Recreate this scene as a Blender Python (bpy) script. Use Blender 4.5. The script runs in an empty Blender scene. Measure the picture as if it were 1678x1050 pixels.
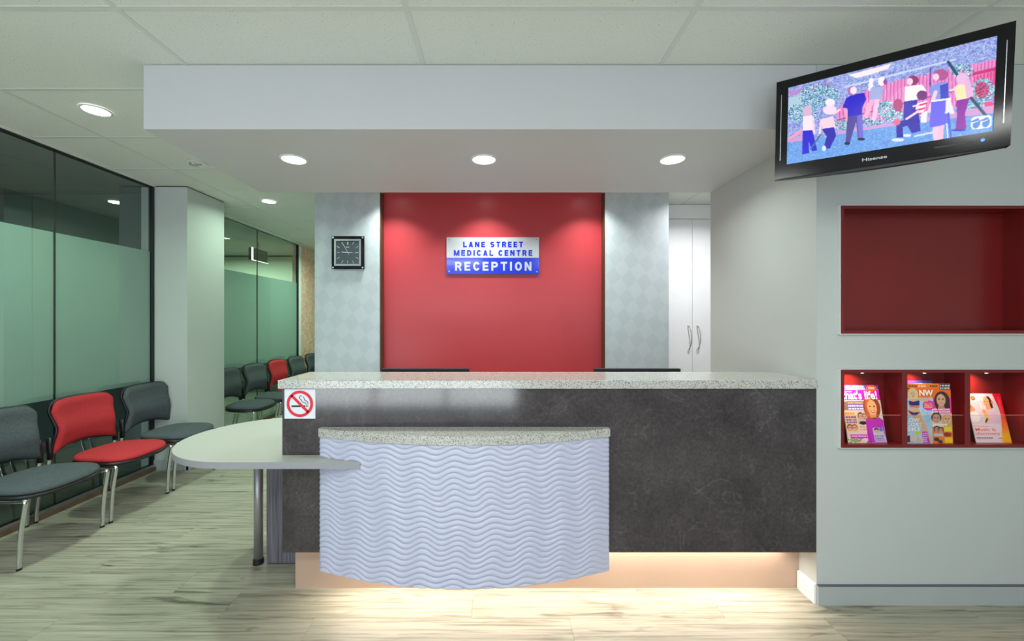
import bpy, bmesh, math, random
import numpy as np
from mathutils import Vector, Matrix, Euler

random.seed(7)
rng = np.random.default_rng(11)
S = bpy.context.scene
C = S.collection
PI = math.pi

# ------------------------------------------------------------------ camera
cam_d = bpy.data.cameras.new('camera')
cam = bpy.data.objects.new('camera', cam_d)
C.objects.link(cam)
cam.location = (0, 0, 1.425)
cam.rotation_euler = (PI / 2, 0, 0)
cam_d.sensor_width = 36.0
cam_d.sensor_fit = 'HORIZONTAL'
cam_d.lens = 36.0 * 676 / 1678
cam_d.shift_x = 19 / 1678
cam_d.shift_y = 1 / 1678
cam_d.clip_start = 0.02
S.camera = cam

# ------------------------------------------------------------------ world, exposure
S.view_settings.view_transform = 'Standard'
S.view_settings.look = 'None'
S.view_settings.gamma = 1
S.view_settings.use_curve_mapping = False
S.view_settings.exposure = 0.0
W = bpy.data.worlds.new('world')
S.world = W
W.use_nodes = True
W.node_tree.nodes['Background'].inputs[0].default_value = (0.72, 0.82, 1.0, 1)
W.node_tree.nodes['Background'].inputs[1].default_value = 1.3


def area(name, loc, rot, sx, sy, power, col, spread=180, shape='RECTANGLE'):
    d = bpy.data.lights.new(name, 'AREA')
    d.shape = shape
    d.size = sx
    d.size_y = sy
    d.energy = power
    d.color = col
    d.spread = math.radians(spread)
    o = bpy.data.objects.new(name, d)
    C.objects.link(o)
    o.location = loc
    o.rotation_euler = rot
    return o


# daylight through the glazed front behind the camera
area('daylight', (-1.4, -2.75, 1.35), (PI / 2, 0, 0), 3.6, 2.4, 27, (0.82, 0.79, 1.0))
area('daylight', (2.2, -2.75, 1.5), (PI / 2, 0, 0), 2.2, 2.0, 13, (0.83, 0.80, 1.0))
# uplight added outside the glazed front to brighten the ceiling, as if off pavement
area('added_uplight', (-1.0, -3.1, 0.12), (math.radians(140), 0, 0), 5.0, 1.0, 170, (0.95, 0.94, 1.0))
GREENISH = (0.72, 1.0, 0.76)
NEUTRAL = (0.90, 1.0, 0.93)
WARM = (1.0, 0.88, 0.78)

# ------------------------------------------------------------------ helpers: materials


def lin(c):
    return tuple(((v / 255) / 12.92 if v <= 10.3 else (((v / 255) + 0.055) / 1.055) ** 2.4) for v in c)


class NT:
    def __init__(self, name):
        self.m = bpy.data.materials.new(name)
        self.m.use_nodes = True
        self.t = self.m.node_tree
        self.b = self.t.nodes['Principled BSDF']

    def n(self, typ, **kw):
        n = self.t.nodes.new(typ)
        for k, v in kw.items():
            if k.startswith('_'):
                setattr(n, k[1:], v)
            else:
                key = int(k[1:]) if k[0] == 'i' and k[1:].isdigit() else k.replace('__', ' ')
                n.inputs[key].default_value = v
        return n

    def l(self, a, b):
        self.t.links.new(a, b)

    def ramp(self, fac, stops, interp='LINEAR'):
        r = self.n('ShaderNodeValToRGB')
        r.color_ramp.interpolation = interp
        el = r.color_ramp.elements
        while len(el) < len(stops):
            el.new(0.5)
        for e, (p, c) in zip(el, stops):
            e.position = p
            e.color = (*c, 1)
        self.l(fac, r.inputs[0])
        return r.outputs[0]

    def coords(self, scale=(1, 1, 1), rot=(0, 0, 0), src='Object', offset=None):
        tc = self.n('ShaderNodeTexCoord')
        mp = self.n('ShaderNodeMapping')
        mp.inputs['Scale'].default_value = scale
        mp.inputs['Rotation'].default_value = rot
        self.l(tc.outputs[src], mp.inputs['Vector'])
        if offset is not None:
            self.l(offset, mp.inputs['Location'])
        return mp.outputs[0]

    def bump(self, h, strength=0.2, dist=0.002):
        b = self.n('ShaderNodeBump', Strength=strength, Distance=dist)
        self.l(h, b.inputs['Height'])
        self.l(b.outputs[0], self.b.inputs['Normal'])


def mat(name, col, rough=0.5, metal=0.0, spec=0.5, var=0.0, scale=8.0, bump=0.0, coat=0.0):
    """painted/plain surface with slight procedural mottling"""
    t = NT(name)
    c = lin(col)
    t.b.inputs['Roughness'].default_value = rough
    t.b.inputs['Metallic'].default_value = metal
    t.b.inputs['Specular IOR Level'].default_value = spec
    t.b.inputs['Coat Weight'].default_value = coat
    t.b.inputs['Coat Roughness'].default_value = 0.08
    nz = t.n('ShaderNodeTexNoise', Scale=scale, Detail=4.0)
    t.l(t.coords(), nz.inputs['Vector'])
    lo = tuple(max(0, v * (1 - var)) for v in c)
    hi = tuple(min(1, v * (1 + var)) for v in c)
    t.l(t.ramp(nz.outputs['Fac'], [(0.3, lo), (0.7, hi)]), t.b.inputs['Base Color'])
    if bump:
        n2 = t.n('ShaderNodeTexNoise', Scale=350.0, Detail=2.0)
        t.l(t.coords(), n2.inputs['Vector'])
        t.bump(n2.outputs['Fac'], bump, 0.001)
    return t.m


def emit(name, col, strength):
    t = NT(name)
    t.b.inputs['Base Color'].default_value = (*lin(col), 1)
    t.b.inputs['Emission Color'].default_value = (*lin(col), 1)
    t.b.inputs['Emission Strength'].default_value = strength
    return t.m


def speckle(name, base, dark, light, scale=260.0, rough=0.25, amount=0.5):
    t = NT(name)
    v = t.n('ShaderNodeTexVoronoi', Scale=scale)
    t.l(t.coords(), v.inputs['Vector'])
    sep = t.n('ShaderNodeSeparateColor')
    t.l(v.outputs['Color'], sep.inputs[0])
    col = t.ramp(sep.outputs[0], [(0.0, lin(dark)), (0.16 * amount, lin(dark)), (0.24 * amount + .02, lin(base)), (0.8, lin(base)), (0.92, lin(light))])
    t.l(col, t.b.inputs['Base Color'])
    t.b.inputs['Roughness'].default_value = rough
    t.b.inputs['Coat Weight'].default_value = 0.3
    t.b.inputs['Coat Roughness'].default_value = 0.1
    return t.m


def glass_mat(name, tint, ior=1.6, rough=0.0):
    t = NT(name)
    tr = t.n('ShaderNodeBsdfTransparent')
    tr.inputs[0].default_value = (*tint, 1)
    gl = t.n('ShaderNodeBsdfGlossy', Roughness=rough)
    gl.inputs[0].default_value = (0.9, 1.0, 0.94, 1)
    fr = t.n('ShaderNodeFresnel', IOR=ior)
    nz = t.n('ShaderNodeTexNoise', Scale=1.2)
    t.l(t.coords(), nz.inputs['Vector'])
    geo = t.n('ShaderNodeNewGeometry')
    front = t.n('ShaderNodeMath', _operation='SUBTRACT', i0=1.0)
    t.l(geo.outputs['Backfacing'], front.inputs[1])
    fac = t.n('ShaderNodeMath', _operation='MULTIPLY')
    t.l(fr.outputs[0], fac.inputs[0])
    t.l(front.outputs[0], fac.inputs[1])
    mx = t.n('ShaderNodeMixShader')
    t.l(fac.outputs[0], mx.inputs[0])
    t.l(tr.outputs[0], mx.inputs[1])
    t.l(gl.outputs[0], mx.inputs[2])
    out = t.t.nodes['Material Output']
    t.l(mx.outputs[0], out.inputs[0])
    return t.m


M = {}
M['wall'] = mat('wall_paint', (190, 195, 192), 0.55, var=0.01, scale=2, bump=0.02)
M['soffit'] = mat('soffit_paint', (202, 202, 204), 0.55, var=0.01, scale=2)
M['red_wall'] = mat('red_wall_paint', (180, 55, 62), 0.37, var=0.015, scale=2)
M['skirting'] = mat('skirting_grey', (176, 182, 182), 0.4, var=0.02, metal=0.1)
M['skirting_top'] = mat('skirting_bead', (92, 92, 104), 0.4)
M['white_lam'] = mat('white_laminate', (236, 236, 238), 0.3, var=0.008)
M['alu'] = mat('satin_aluminium', (178, 180, 180), 0.32, metal=0.9, var=0.04, scale=30)
M['chrome'] = mat('chrome_tube', (214, 216, 218), 0.09, metal=1.0, var=0.01)
M['black'] = mat('black_plastic', (22, 22, 26), 0.38, var=0.05)
M['black_gloss'] = mat('black_gloss', (10, 11, 14), 0.12, var=0.05, spec=0.35)
M['frame_dark'] = mat('dark_frame', (30, 33, 34), 0.4, var=0.05)
M['timber'] = mat('brown_timber', (106, 82, 70), 0.5, var=0.2, scale=14)
M['grid'] = mat('grid_bar_paint', (216, 218, 211), 0.5, var=0.01)
M['rack_red'] = mat('red_laminate', (116, 24, 25), 0.3, var=0.03)
M['rack_edge'] = mat('rack_outer', (226, 228, 226), 0.45, var=0.01)
M['table_top'] = mat('table_laminate', (174, 175, 168), 0.42, var=0.01)
M['table_edge'] = mat('table_edge_band', (150, 150, 156), 0.45, var=0.01)
M['wave'] = mat('wave_panel_lacquer', (188, 190, 212), 0.28, var=0.006)
M['kick'] = mat('satin_kickboard', (188, 160, 140), 0.5, metal=0.1, var=0.015, scale=4)
M['brass'] = mat('dark_brass_jamb', (92, 74, 54), 0.4, metal=0.3, var=0.1)
M['steel_brushed'] = mat('brushed_steel_post', (166, 164, 164), 0.36, metal=0.6, var=0.05)
M['paper'] = mat('page_paper', (225, 222, 214), 0.7)
M['sign_white'] = mat('sign_white', (196, 198, 204), 0.2, var=0.01, coat=0.6)
M['sign_blue'] = mat('sign_blue', (0, 44, 205), 0.2, coat=0.6)
M['screw'] = mat('screw_metal', (210, 215, 220), 0.25, metal=0.9)
M['sticker_white'] = mat('sticker_white', (222, 228, 236), 0.4)
M['sticker_red'] = mat('sticker_red', (226, 0, 42), 0.4)
M['ink'] = mat('black_ink', (20, 20, 34), 0.5)
M['white_plastic'] = mat('white_plastic', (224, 226, 224), 0.4)
M['light_disc'] = emit('light_disc', (255, 255, 255), 6.0)
M['warm_led'] = emit('led_strip_glow', (255, 214, 160), 5.0)
M['tiny_led'] = emit('rack_spot_glow', (255, 226, 200), 8.0)
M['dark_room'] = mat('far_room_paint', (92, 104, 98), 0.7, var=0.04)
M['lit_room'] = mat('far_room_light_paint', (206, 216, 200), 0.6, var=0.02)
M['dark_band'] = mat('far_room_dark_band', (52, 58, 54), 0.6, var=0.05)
M['dark_floor'] = mat('far_room_floor', (70, 76, 62), 0.6, var=0.15)
M['ceil_void'] = mat('ceiling_void', (150, 152, 148), 0.7)
M['glass'] = glass_mat('partition_glass', (0.88, 0.935, 0.915), 2.1)
M['acrylic'] = glass_mat('clear_acrylic', (0.97, 0.95, 0.95), 1.22)
M['acrylic_edge_highlight'] = mat('acrylic_edge_highlight', (226, 150, 140), 0.2)  # pale pink stands in for the highlight along the guard's top edge
M['front_glass'] = glass_mat('front_window_glass', (0.93, 0.97, 0.95), 1.45)
M['fabric_grey'] = mat('charcoal_fabric', (80, 88, 92), 0.9, var=0.12, scale=60, bump=0.25, spec=0.2)
M['fabric_red'] = mat('red_fabric', (184, 54, 60), 0.85, var=0.08, scale=60, bump=0.25, spec=0.2)

# ceiling tile: off-white mineral fibre with pits
t = NT('mineral_fibre_tile')
v = t.n('ShaderNodeTexNoise', Scale=150.0, Detail=2.0, Roughness=0.7)
oi = t.n('ShaderNodeObjectInfo')
t.l(t.coords(), v.inputs['Vector'])
t.l(t.ramp(v.outputs['Fac'], [(0.0, lin((120, 122, 112))), (0.30, lin((140, 142, 130))), (0.36, lin((226, 228, 220))), (1.0, lin((232, 233, 226)))]), t.b.inputs['Base Color'])
t.b.inputs['Roughness'].default_value = 0.8
t.bump(v.outputs['Fac'], 0.25, 0.002)
M['tile'] = t.m

# oak-look vinyl planks: grain runs along X, each plank its own shade
t = NT('oak_vinyl')
oi = t.n('ShaderNodeObjectInfo')
mul = t.n('ShaderNodeVectorMath', _operation='SCALE')
cmb = t.n('ShaderNodeCombineXYZ')
for i in range(3):
    t.l(oi.outputs['Random'], cmb.inputs[i])
t.l(cmb.outputs[0], mul.inputs[0])
mul.inputs['Scale'].default_value = 37.0
n1 = t.n('ShaderNodeTexNoise', Scale=1.0, Detail=6.0, Roughness=0.62, Distortion=0.5)
t.l(t.coords((2.0, 60, 60), offset=mul.outputs[0]), n1.inputs['Vector'])
n2 = t.n('ShaderNodeTexNoise', Scale=1.0, Detail=3.0, Distortion=1.2)
t.l(t.coords((2.6, 15, 15), offset=mul.outputs[0]), n2.inputs['Vector'])
c1 = t.ramp(n1.outputs['Fac'], [(0.28, lin((100, 98, 84))), (0.5, lin((158, 155, 138))), (0.72, lin((176, 173, 156)))])
c2 = t.ramp(n2.outputs['Fac'], [(0.25, lin((120, 116, 104))), (0.40, lin((255, 255, 255)))])
mx = t.n('ShaderNodeMix', _data_type='RGBA', _blend_type='MULTIPLY')
mx.inputs[0].default_value = 0.75
t.l(c1, mx.inputs[6])
t.l(c2, mx.inputs[7])
hs = t.n('ShaderNodeHueSaturation')
mr = t.n('ShaderNodeMapRange', i3=0.92, i4=1.06)
t.l(oi.outputs['Random'], mr.inputs[0])
t.l(mr.outputs[0], hs.inputs['Value'])
t.l(mx.outputs[2], hs.inputs['Color'])
t.l(hs.outputs[0], t.b.inputs['Base Color'])
t.b.inputs['Roughness'].default_value = 0.42
t.b.inputs['Specular IOR Level'].default_value = 0.4
t.bump(n1.outputs['Fac'], 0.06, 0.002)
M['floor'] = t.m

# dark stone counter front
t = NT('dark_stone')
n1 = t.n('ShaderNodeTexNoise', Scale=5.0, Detail=8.0, Roughness=0.65)
t.l(t.coords(), n1.inputs['Vector'])
n3 = t.n('ShaderNodeTexNoise', Scale=60.0, Detail=3.0)
t.l(t.coords(), n3.inputs['Vector'])
n2 = t.n('ShaderNodeTexNoise', Scale=3.2, Detail=6.0, Distortion=1.6)
t.l(t.coords(), n2.inputs['Vector'])
c1 = t.ramp(n1.outputs['Fac'], [(0.3, lin((58, 53, 56))), (0.7, lin((80, 74, 76)))])
c3 = t.ramp(n3.outputs['Fac'], [(0.3, (0.72, 0.72, 0.72)), (0.7, (1.1, 1.1, 1.1))])
v2 = t.ramp(n2.outputs['Fac'], [(0.492, (0, 0, 0)), (0.5, (0.05, 0.045, 0.042)), (0.508, (0, 0, 0))])
mx = t.n('ShaderNodeMix', _data_type='RGBA', _blend_type='MULTIPLY')
mx.inputs[0].default_value = 1.0
t.l(c1, mx.inputs[6])
t.l(c3, mx.inputs[7])
ad = t.n('ShaderNodeMix', _data_type='RGBA', _blend_type='ADD')
ad.inputs[0].default_value = 0.6
t.l(mx.outputs[2], ad.inputs[6])
t.l(v2, ad.inputs[7])
t.l(ad.outputs[2], t.b.inputs['Base Color'])
t.b.inputs['Roughness'].default_value = 0.11
t.b.inputs['Specular IOR Level'].default_value = 0.5
M['stone'] = t.m
M['bench'] = speckle('speckled_stone_top', (186, 185, 178), (108, 105, 102), (206, 205, 200), 340, 0.25, 0.9)

# purple-grey vertical grain laminate
t = NT('grey_grain_laminate')
n1 = t.n('ShaderNodeTexNoise', Scale=1.0, Detail=5.0)
t.l(t.coords((90, 90, 3)), n1.inputs['Vector'])
t.l(t.ramp(n1.outputs['Fac'], [(0.3, lin((76, 72, 80))), (0.5, lin((100, 96, 106))), (0.7, lin((118, 114, 122)))]), t.b.inputs['Base Color'])
t.b.inputs['Roughness'].default_value = 0.5
M['grain'] = t.m

# silver-blue wallpaper of overlapping tilted squares
t = NT('diamond_wallpaper')
ch = t.n('ShaderNodeTexChecker', Scale=1.0)
t.l(t.coords((9.2, 1, 7.6), rot=(0, math.radians(36), 0)), ch.inputs['Vector'])
nz = t.n('ShaderNodeTexNoise', Scale=3.0, Detail=3.0)
t.l(t.coords(), nz.inputs['Vector'])
add = t.n('ShaderNodeMath', _operation='ADD')
t.l(ch.outputs['Fac'], add.inputs[0])
t.l(ch.outputs['Fac'], add.inputs[1])
half = t.n('ShaderNodeMath', _operation='MULTIPLY', i1=0.5)
t.l(add.outputs[0], half.inputs[0])
t.l(t.ramp(half.outputs[0], [(0.0, lin((188, 195, 199))), (0.5, lin((185, 192, 196))), (1.0, lin((181, 189, 194)))]), t.b.inputs['Base Color'])
mr = t.n('ShaderNodeMapRange', i3=0.42, i4=0.46)
t.l(half.outputs[0], mr.inputs[0])
t.l(mr.outputs[0], t.b.inputs['Roughness'])
t.b.inputs['Metallic'].default_value = 0.25
M['wallpaper'] = t.m

# coral damask wallpaper
t = NT('coral_damask')
wv = t.n('ShaderNodeTexNoise', Scale=9.0, Detail=3.0, Distortion=2.5)
t.l(t.coords(), wv.inputs['Vector'])
t.l(t.ramp(wv.outputs['Fac'], [(0.40, lin((232, 220, 190))), (0.50, lin((238, 204, 178))), (0.56, lin((242, 176, 156)))]), t.b.inputs['Base Color'])
t.b.inputs['Roughness'].default_value = 0.5
M['damask'] = t.m

# frosted film: milky translucent green
t = NT('frosted_film')
df = t.n('ShaderNodeBsdfDiffuse')
df.inputs[0].default_value = (*lin((206, 222, 216)), 1)
tl = t.n('ShaderNodeBsdfTranslucent')
tl.inputs[0].default_value = (*lin((206, 222, 216)), 1)
gl = t.n('ShaderNodeBsdfGlossy', Roughness=0.12)
nz = t.n('ShaderNodeTexNoise', Scale=2.0)
t.l(t.coords(), nz.inputs['Vector'])
mrr = t.n('ShaderNodeMapRange', i3=0.30, i4=0.38)
t.l(nz.outputs['Fac'], mrr.inputs[0])
m1 = t.n('ShaderNodeMixShader')
t.l(mrr.outputs[0], m1.inputs[0])
t.l(df.outputs[0], m1.inputs[1])
t.l(tl.outputs[0], m1.inputs[2])
fr = t.n('ShaderNodeFresnel', IOR=1.3)
m2 = t.n('ShaderNodeMixShader')
t.l(fr.outputs[0], m2.inputs[0])
t.l(m1.outputs[0], m2.inputs[1])
t.l(gl.outputs[0], m2.inputs[2])
t.l(m2.outputs[0], t.t.nodes['Material Output'].inputs[0])
M['frost'] = t.m


def printed(name, emission=0.0, rough=0.35):
    t = NT(name)
    a = t.n('ShaderNodeAttribute')
    a.attribute_name = 'Col'
    if emission:
        t.b.inputs['Base Color'].default_value = (0.01, 0.01, 0.012, 1)
        t.l(a.outputs['Color'], t.b.inputs['Emission Color'])
        t.b.inputs['Emission Strength'].default_value = emission
        t.b.inputs['Roughness'].default_value = 0.25
    else:
        t.l(a.outputs['Color'], t.b.inputs['Base Color'])
        t.b.inputs['Roughness'].default_value = rough
    return t.m


M['screen'] = printed('lit_screen', 1.12)
M['cover'] = printed('printed_cover', 0, 0.3)

# ------------------------------------------------------------------ helpers: geometry


def world_of(o):
    m = Matrix.Translation(o.location) @ o.rotation_euler.to_matrix().to_4x4()
    return (world_of(o.parent) @ m) if o.parent else m


def obj(name, bm, m, parent=None, local=False, smooth=False, kind=None, label=None):
    """link bm as one mesh object; vertices are in world space unless local"""
    bmesh.ops.recalc_face_normals(bm, faces=bm.faces)
    if parent is not None and not local:
        bm.transform(world_of(parent).inverted())
    me = bpy.data.meshes.new(name)
    bm.to_mesh(me)
    bm.free()
    if smooth:
        me.polygons.foreach_set('use_smooth', [True] * len(me.polygons))
    mats = m if isinstance(m, (list, tuple)) else [m]
    for q in mats:
        me.materials.append(q)
    o = bpy.data.objects.new(name, me)
    C.objects.link(o)
    o.parent = parent
    if kind:
        o['kind'] = kind
    if label:
        o['label'] = label
    return o


def thing(name, label, cat, loc=(0, 0, 0), group=None, rot=None):
    o = bpy.data.objects.new(name, None)
    o.empty_display_size = 0.1
    C.objects.link(o)
    o.location = loc
    if rot is not None:
        o.rotation_euler = rot
    o['label'] = label
    o['category'] = cat
    if group:
        o['group'] = group
    return o


def tag(o, label, cat, group=None):
    o['label'] = label
    o['category'] = cat
    if group:
        o['group'] = group
    return o


def box(bm, a, b, bevel=0.0):
    r = bmesh.ops.create_cube(bm, size=1)
    vs = r['verts']
    for v_ in vs:
        v_.co = Vector(((a[i] + b[i]) / 2 + v_.co[i] * (b[i] - a[i]) for i in range(3)))
    if bevel:
        es = list({e for v_ in vs for e in v_.link_edges})
        bmesh.ops.bevel(bm, geom=es, offset=bevel, segments=2, affect='EDGES', profile=0.7)
    return bm


def B(a, b, bevel=0.0):
    return box(bmesh.new(), a, b, bevel)


def Bs(*boxes):
    bm = bmesh.new()
    for a, b in boxes:
        box(bm, a, b)
    return bm


def prism(bm, pts, z0, z1, axis='z', bevel=0.0):
    """pts: polygon in plane; extruded along axis"""
    def P(p, h):
        return {'z': (p[0], p[1], h), 'y': (p[0], h, p[1]), 'x': (h, p[0], p[1])}[axis]
    lo = [bm.verts.new(P(p, z0)) for p in pts]
    hi = [bm.verts.new(P(p, z1)) for p in pts]
    n = len(pts)
    f1 = bm.faces.new(lo)
    f2 = bm.faces.new(hi)
    side = [bm.faces.new((lo[i], lo[(i + 1) % n], hi[(i + 1) % n], hi[i])) for i in range(n)]
    if bevel:
        es = list(f1.edges) + list(f2.edges)
        bmesh.ops.bevel(bm, geom=es, offset=bevel, segments=2, affect='EDGES')
    return bm, side


def cyl(bm, c, r, h, axis='z', seg=32, r2=None):
    rot = {'z': Matrix(), 'x': Matrix.Rotation(PI / 2, 4, 'Y'), 'y': Matrix.Rotation(-PI / 2, 4, 'X')}[axis]
    bmesh.ops.create_cone(bm, cap_ends=True, segments=seg, radius1=r, radius2=r if r2 is None else r2, depth=h, matrix=Matrix.Translation(c) @ rot)
    return bm


def tube(bm, pts, r, seg=10, ry=None, caps=True):
    """sweep a round (or oval) section along a smoothed path"""
    P = [Vector(p) for p in pts]
    n = len(P)
    rings = []
    up = None
    for i in range(n):
        d = (P[min(i + 1, n - 1)] - P[max(i - 1, 0)]).normalized()
        if up is None:
            up = Vector((0, 1, 0)) if abs(d.y) < 0.9 else Vector((1, 0, 0))
        s = d.cross(up).normalized()
        up = s.cross(d).normalized()
        rings.append([bm.verts.new(P[i] + s * math.cos(a) * r + up * math.sin(a) * (ry or r)) for a in [2 * PI * k / seg for k in range(seg)]])
    for a, b in zip(rings, rings[1:]):
        for k in range(seg):
            bm.faces.new((a[k], a[(k + 1) % seg], b[(k + 1) % seg], b[k]))
    if caps:
        bm.faces.new(rings[0])
        bm.faces.new(rings[-1])
    return bm


def smooth_path(pts, sub=5, it=2):
    """Chaikin corner rounding"""
    P = [Vector(p) for p in pts]
    for _ in range(it + 1):
        Q = [P[0]]
        for a, b in zip(P, P[1:]):
            Q += [a.lerp(b, 0.25), a.lerp(b, 0.75)]
        Q.append(P[-1])
        P = Q
    return P


def text_bm(s, w, h, frame, bold=0.0, depth=0.0008, spacing=1.0, italic=0.0):
    """lettering fitted into w x h; frame maps (u, v, d) to a point"""
    cu = bpy.data.curves.new('lettering', 'FONT')
    cu.body = s
    cu.size = 1.0
    cu.offset = bold
    cu.space_character = spacing
    cu.shear = italic
    cu.resolution_u = 3
    o = bpy.data.objects.new('lettering_source', cu)
    C.objects.link(o)
    dg = bpy.context.evaluated_depsgraph_get()
    me = bpy.data.meshes.new_from_object(o.evaluated_get(dg))
    bpy.data.objects.remove(o)
    bpy.data.curves.remove(cu)
    bm = bmesh.new()
    bm.from_mesh(me)
    bpy.data.meshes.remove(me)
    xs = [v_.co.x for v_ in bm.verts]
    ys = [v_.co.y for v_ in bm.verts]
    x0, x1, y0, y1 = min(xs), max(xs), min(ys), max(ys)
    for v_ in bm.verts:
        v_.co.x = (v_.co.x - x0) / (x1 - x0) * w
        v_.co.y = (v_.co.y - y0) / (y1 - y0) * h
        v_.co.z = depth
    for v_ in bm.verts:
        v_.co = Vector(frame(v_.co.x, v_.co.y, v_.co.z))
    return bm


def painted_grid(name, img, frame, w, h, m, parent, local=False, bend=None):
    """img: rows from the top, sRGB 0-255; one vertex per pixel"""
    H_, W_ = img.shape[:2]
    bm = bmesh.new()
    inv = Matrix() if (local or parent is None) else world_of(parent).inverted()
    me = bpy.data.meshes.new(name)
    uu, vv = np.meshgrid(np.linspace(0, w, W_), np.linspace(h, 0, H_))
    co = [inv @ Vector(frame(u, v_, 0 if bend is None else bend(u, v_))) for u, v_ in zip(uu.ravel(), vv.ravel())]
    idx = np.arange(W_ * H_).reshape(H_, W_)
    q = np.stack([idx[1:, :-1], idx[1:, 1:], idx[:-1, 1:], idx[:-1, :-1]], -1).reshape(-1, 4)
    me.from_pydata([c[:] for c in co], [], q.tolist())
    c = img.astype(np.float64) / 255
    c = np.where(c <= 0.04045, c / 12.92, ((c + 0.055) / 1.055) ** 2.4)
    rgba = np.concatenate([c.reshape(-1, 3), np.ones((W_ * H_, 1))], 1).astype(np.float32)
    at = me.color_attributes.new('Col', 'FLOAT_COLOR', 'POINT')
    at.data.foreach_set('color', rgba.ravel())
    me.materials.append(m)
    bm.free()
    o = bpy.data.objects.new(name, me)
    C.objects.link(o)
    o.parent = parent
    return o


class Canvas:
    """tiny painter; PX, PY hold each pixel's drawing coordinates"""

    def __init__(self, PX, PY, base):
        self.X, self.Y = PX, PY
        self.im = np.zeros(PX.shape + (3,)) + np.array(base, float)

    def put(self, mask, col):
        self.im[mask] = col

    def poly_mask(self, pts):
        m = np.zeros(self.X.shape, bool)
        n = len(pts)
        for i in range(n):
            (x0, y0), (x1, y1) = pts[i], pts[(i + 1) % n]
            if y0 == y1:
                continue
            c = ((y0 > self.Y) != (y1 > self.Y)) & (self.X < (x1 - x0) * (self.Y - y0) / (y1 - y0) + x0)
            m ^= c
        return m

    def poly(self, pts, col):
        self.put(self.poly_mask(pts), col)

    def rect(self, x0, y0, x1, y1, col):
        self.put((self.X >= x0) & (self.X <= x1) & (self.Y >= y0) & (self.Y <= y1), col)

    def ell_mask(self, cx, cy, rx, ry):
        return ((self.X - cx) / rx) ** 2 + ((self.Y - cy) / ry) ** 2 <= 1

    def ell(self, cx, cy, rx, ry, col):
        self.put(self.ell_mask(cx, cy, rx, ry), col)

    def line(self, p, q, w, col):
        d = np.array(q, float) - p
        L = (d ** 2).sum()
        tt = np.clip(((self.X - p[0]) * d[0] + (self.Y - p[1]) * d[1]) / L, 0, 1)
        self.put(np.hypot(self.X - p[0] - tt * d[0], self.Y - p[1] - tt * d[1]) <= w / 2, col)

    def speck(self, mask, cols, dens):
        r = rng.random(self.X.shape)
        k = len(cols)
        pick = rng.integers(0, k, self.X.shape)
        for i, c in enumerate(cols):
            self.im[mask & (r < dens) & (pick == i)] = c

    def blotch(self, mask, cols, dens, size=2):
        h, w = self.X.shape
        hh, ww = h // size + 1, w // size + 1
        r = np.kron(rng.random((hh, ww)), np.ones((size, size)))[:h, :w]
        pick = np.kron(rng.integers(0, len(cols), (hh, ww)), np.ones((size, size), int))[:h, :w]
        for i, c in enumerate(cols):
            self.im[mask & (r < dens) & (pick == i)] = c

    def soften(self):
        a = self.im
        b = a.copy()
        b[1:-1, 1:-1] = (a[1:-1, 1:-1] * 4 + a[:-2, 1:-1] + a[2:, 1:-1] + a[1:-1, :-2] + a[1:-1, 2:]) / 8
        return b


# ------------------------------------------------------------------ layout constants (metres)
CEIL = 2.717
D1 = 2.08            # plane of the front wall, the counter front and the bulkhead face
GX1, GX2 = -3.33, -3.42   # the two glass partitions
RX = 1.594           # return wall

# ------------------------------------------------------------------ floor
floor = obj('floor', B((-6.2, -2.6, -0.12), (4.0, 9.4, -0.006)), M['floor'], kind='structure')
obj('carpet', B((-6.08, -2.5, -0.0059), (-3.362, 8.3, 0.0)), M['dark_floor'], floor)
PLW, PLL = 0.18, 1.22
row = 0
y = 0.9
x_min, x_max = GX1, 3.6
plank_cache = {}
while y < 9.0:
    off = [0.0, 0.47, 0.83, 0.22, 0.64][row % 5]
    x = x_min - off
    while x < x_max:
        a, b = max(x, x_min), min(x + PLL, x_max if y < 2.0 else x_max)
        x += PLL
        if b - a < 0.05:
            continue
        L = round(b - a, 3)
        if L not in plank_cache:
            bm = B((-L / 2 + 0.0006, -PLW / 2 + 0.0006, -0.006), (L / 2 - 0.0006, PLW / 2 - 0.0006, 0))
            me = bpy.data.meshes.new('plank')
            bm.to_mesh(me)
            bm.free()
            me.materials.append(M['floor'])
            plank_cache[L] = me
        o = bpy.data.objects.new('plank', plank_cache[L])
        C.objects.link(o)
        o.parent = floor
        o.location = ((a + b) / 2, y + PLW / 2, 0)
    y += PLW
    row += 1

# ------------------------------------------------------------------ ceiling: tiles on a grid of bars
ceiling = obj('ceiling', B((-6.2, -2.6, CEIL + 0.02), (4.0, 9.4, CEIL + 0.1)), M['ceil_void'], kind='structure')
xs = [-2.79 + 1.2 * k for k in range(-1, 6)]
ys = [1.706 + 0.6 * k for k in range(-5, 13)]


def cell_mesh(x0, x1, y0, y1, name='ceiling_tile'):
    return B((x0 - (x0 + x1) / 2, -(y1 - y0) / 2, 0), (x1 - (x0 + x1) / 2, (y1 - y0) / 2, 0.014))


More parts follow.
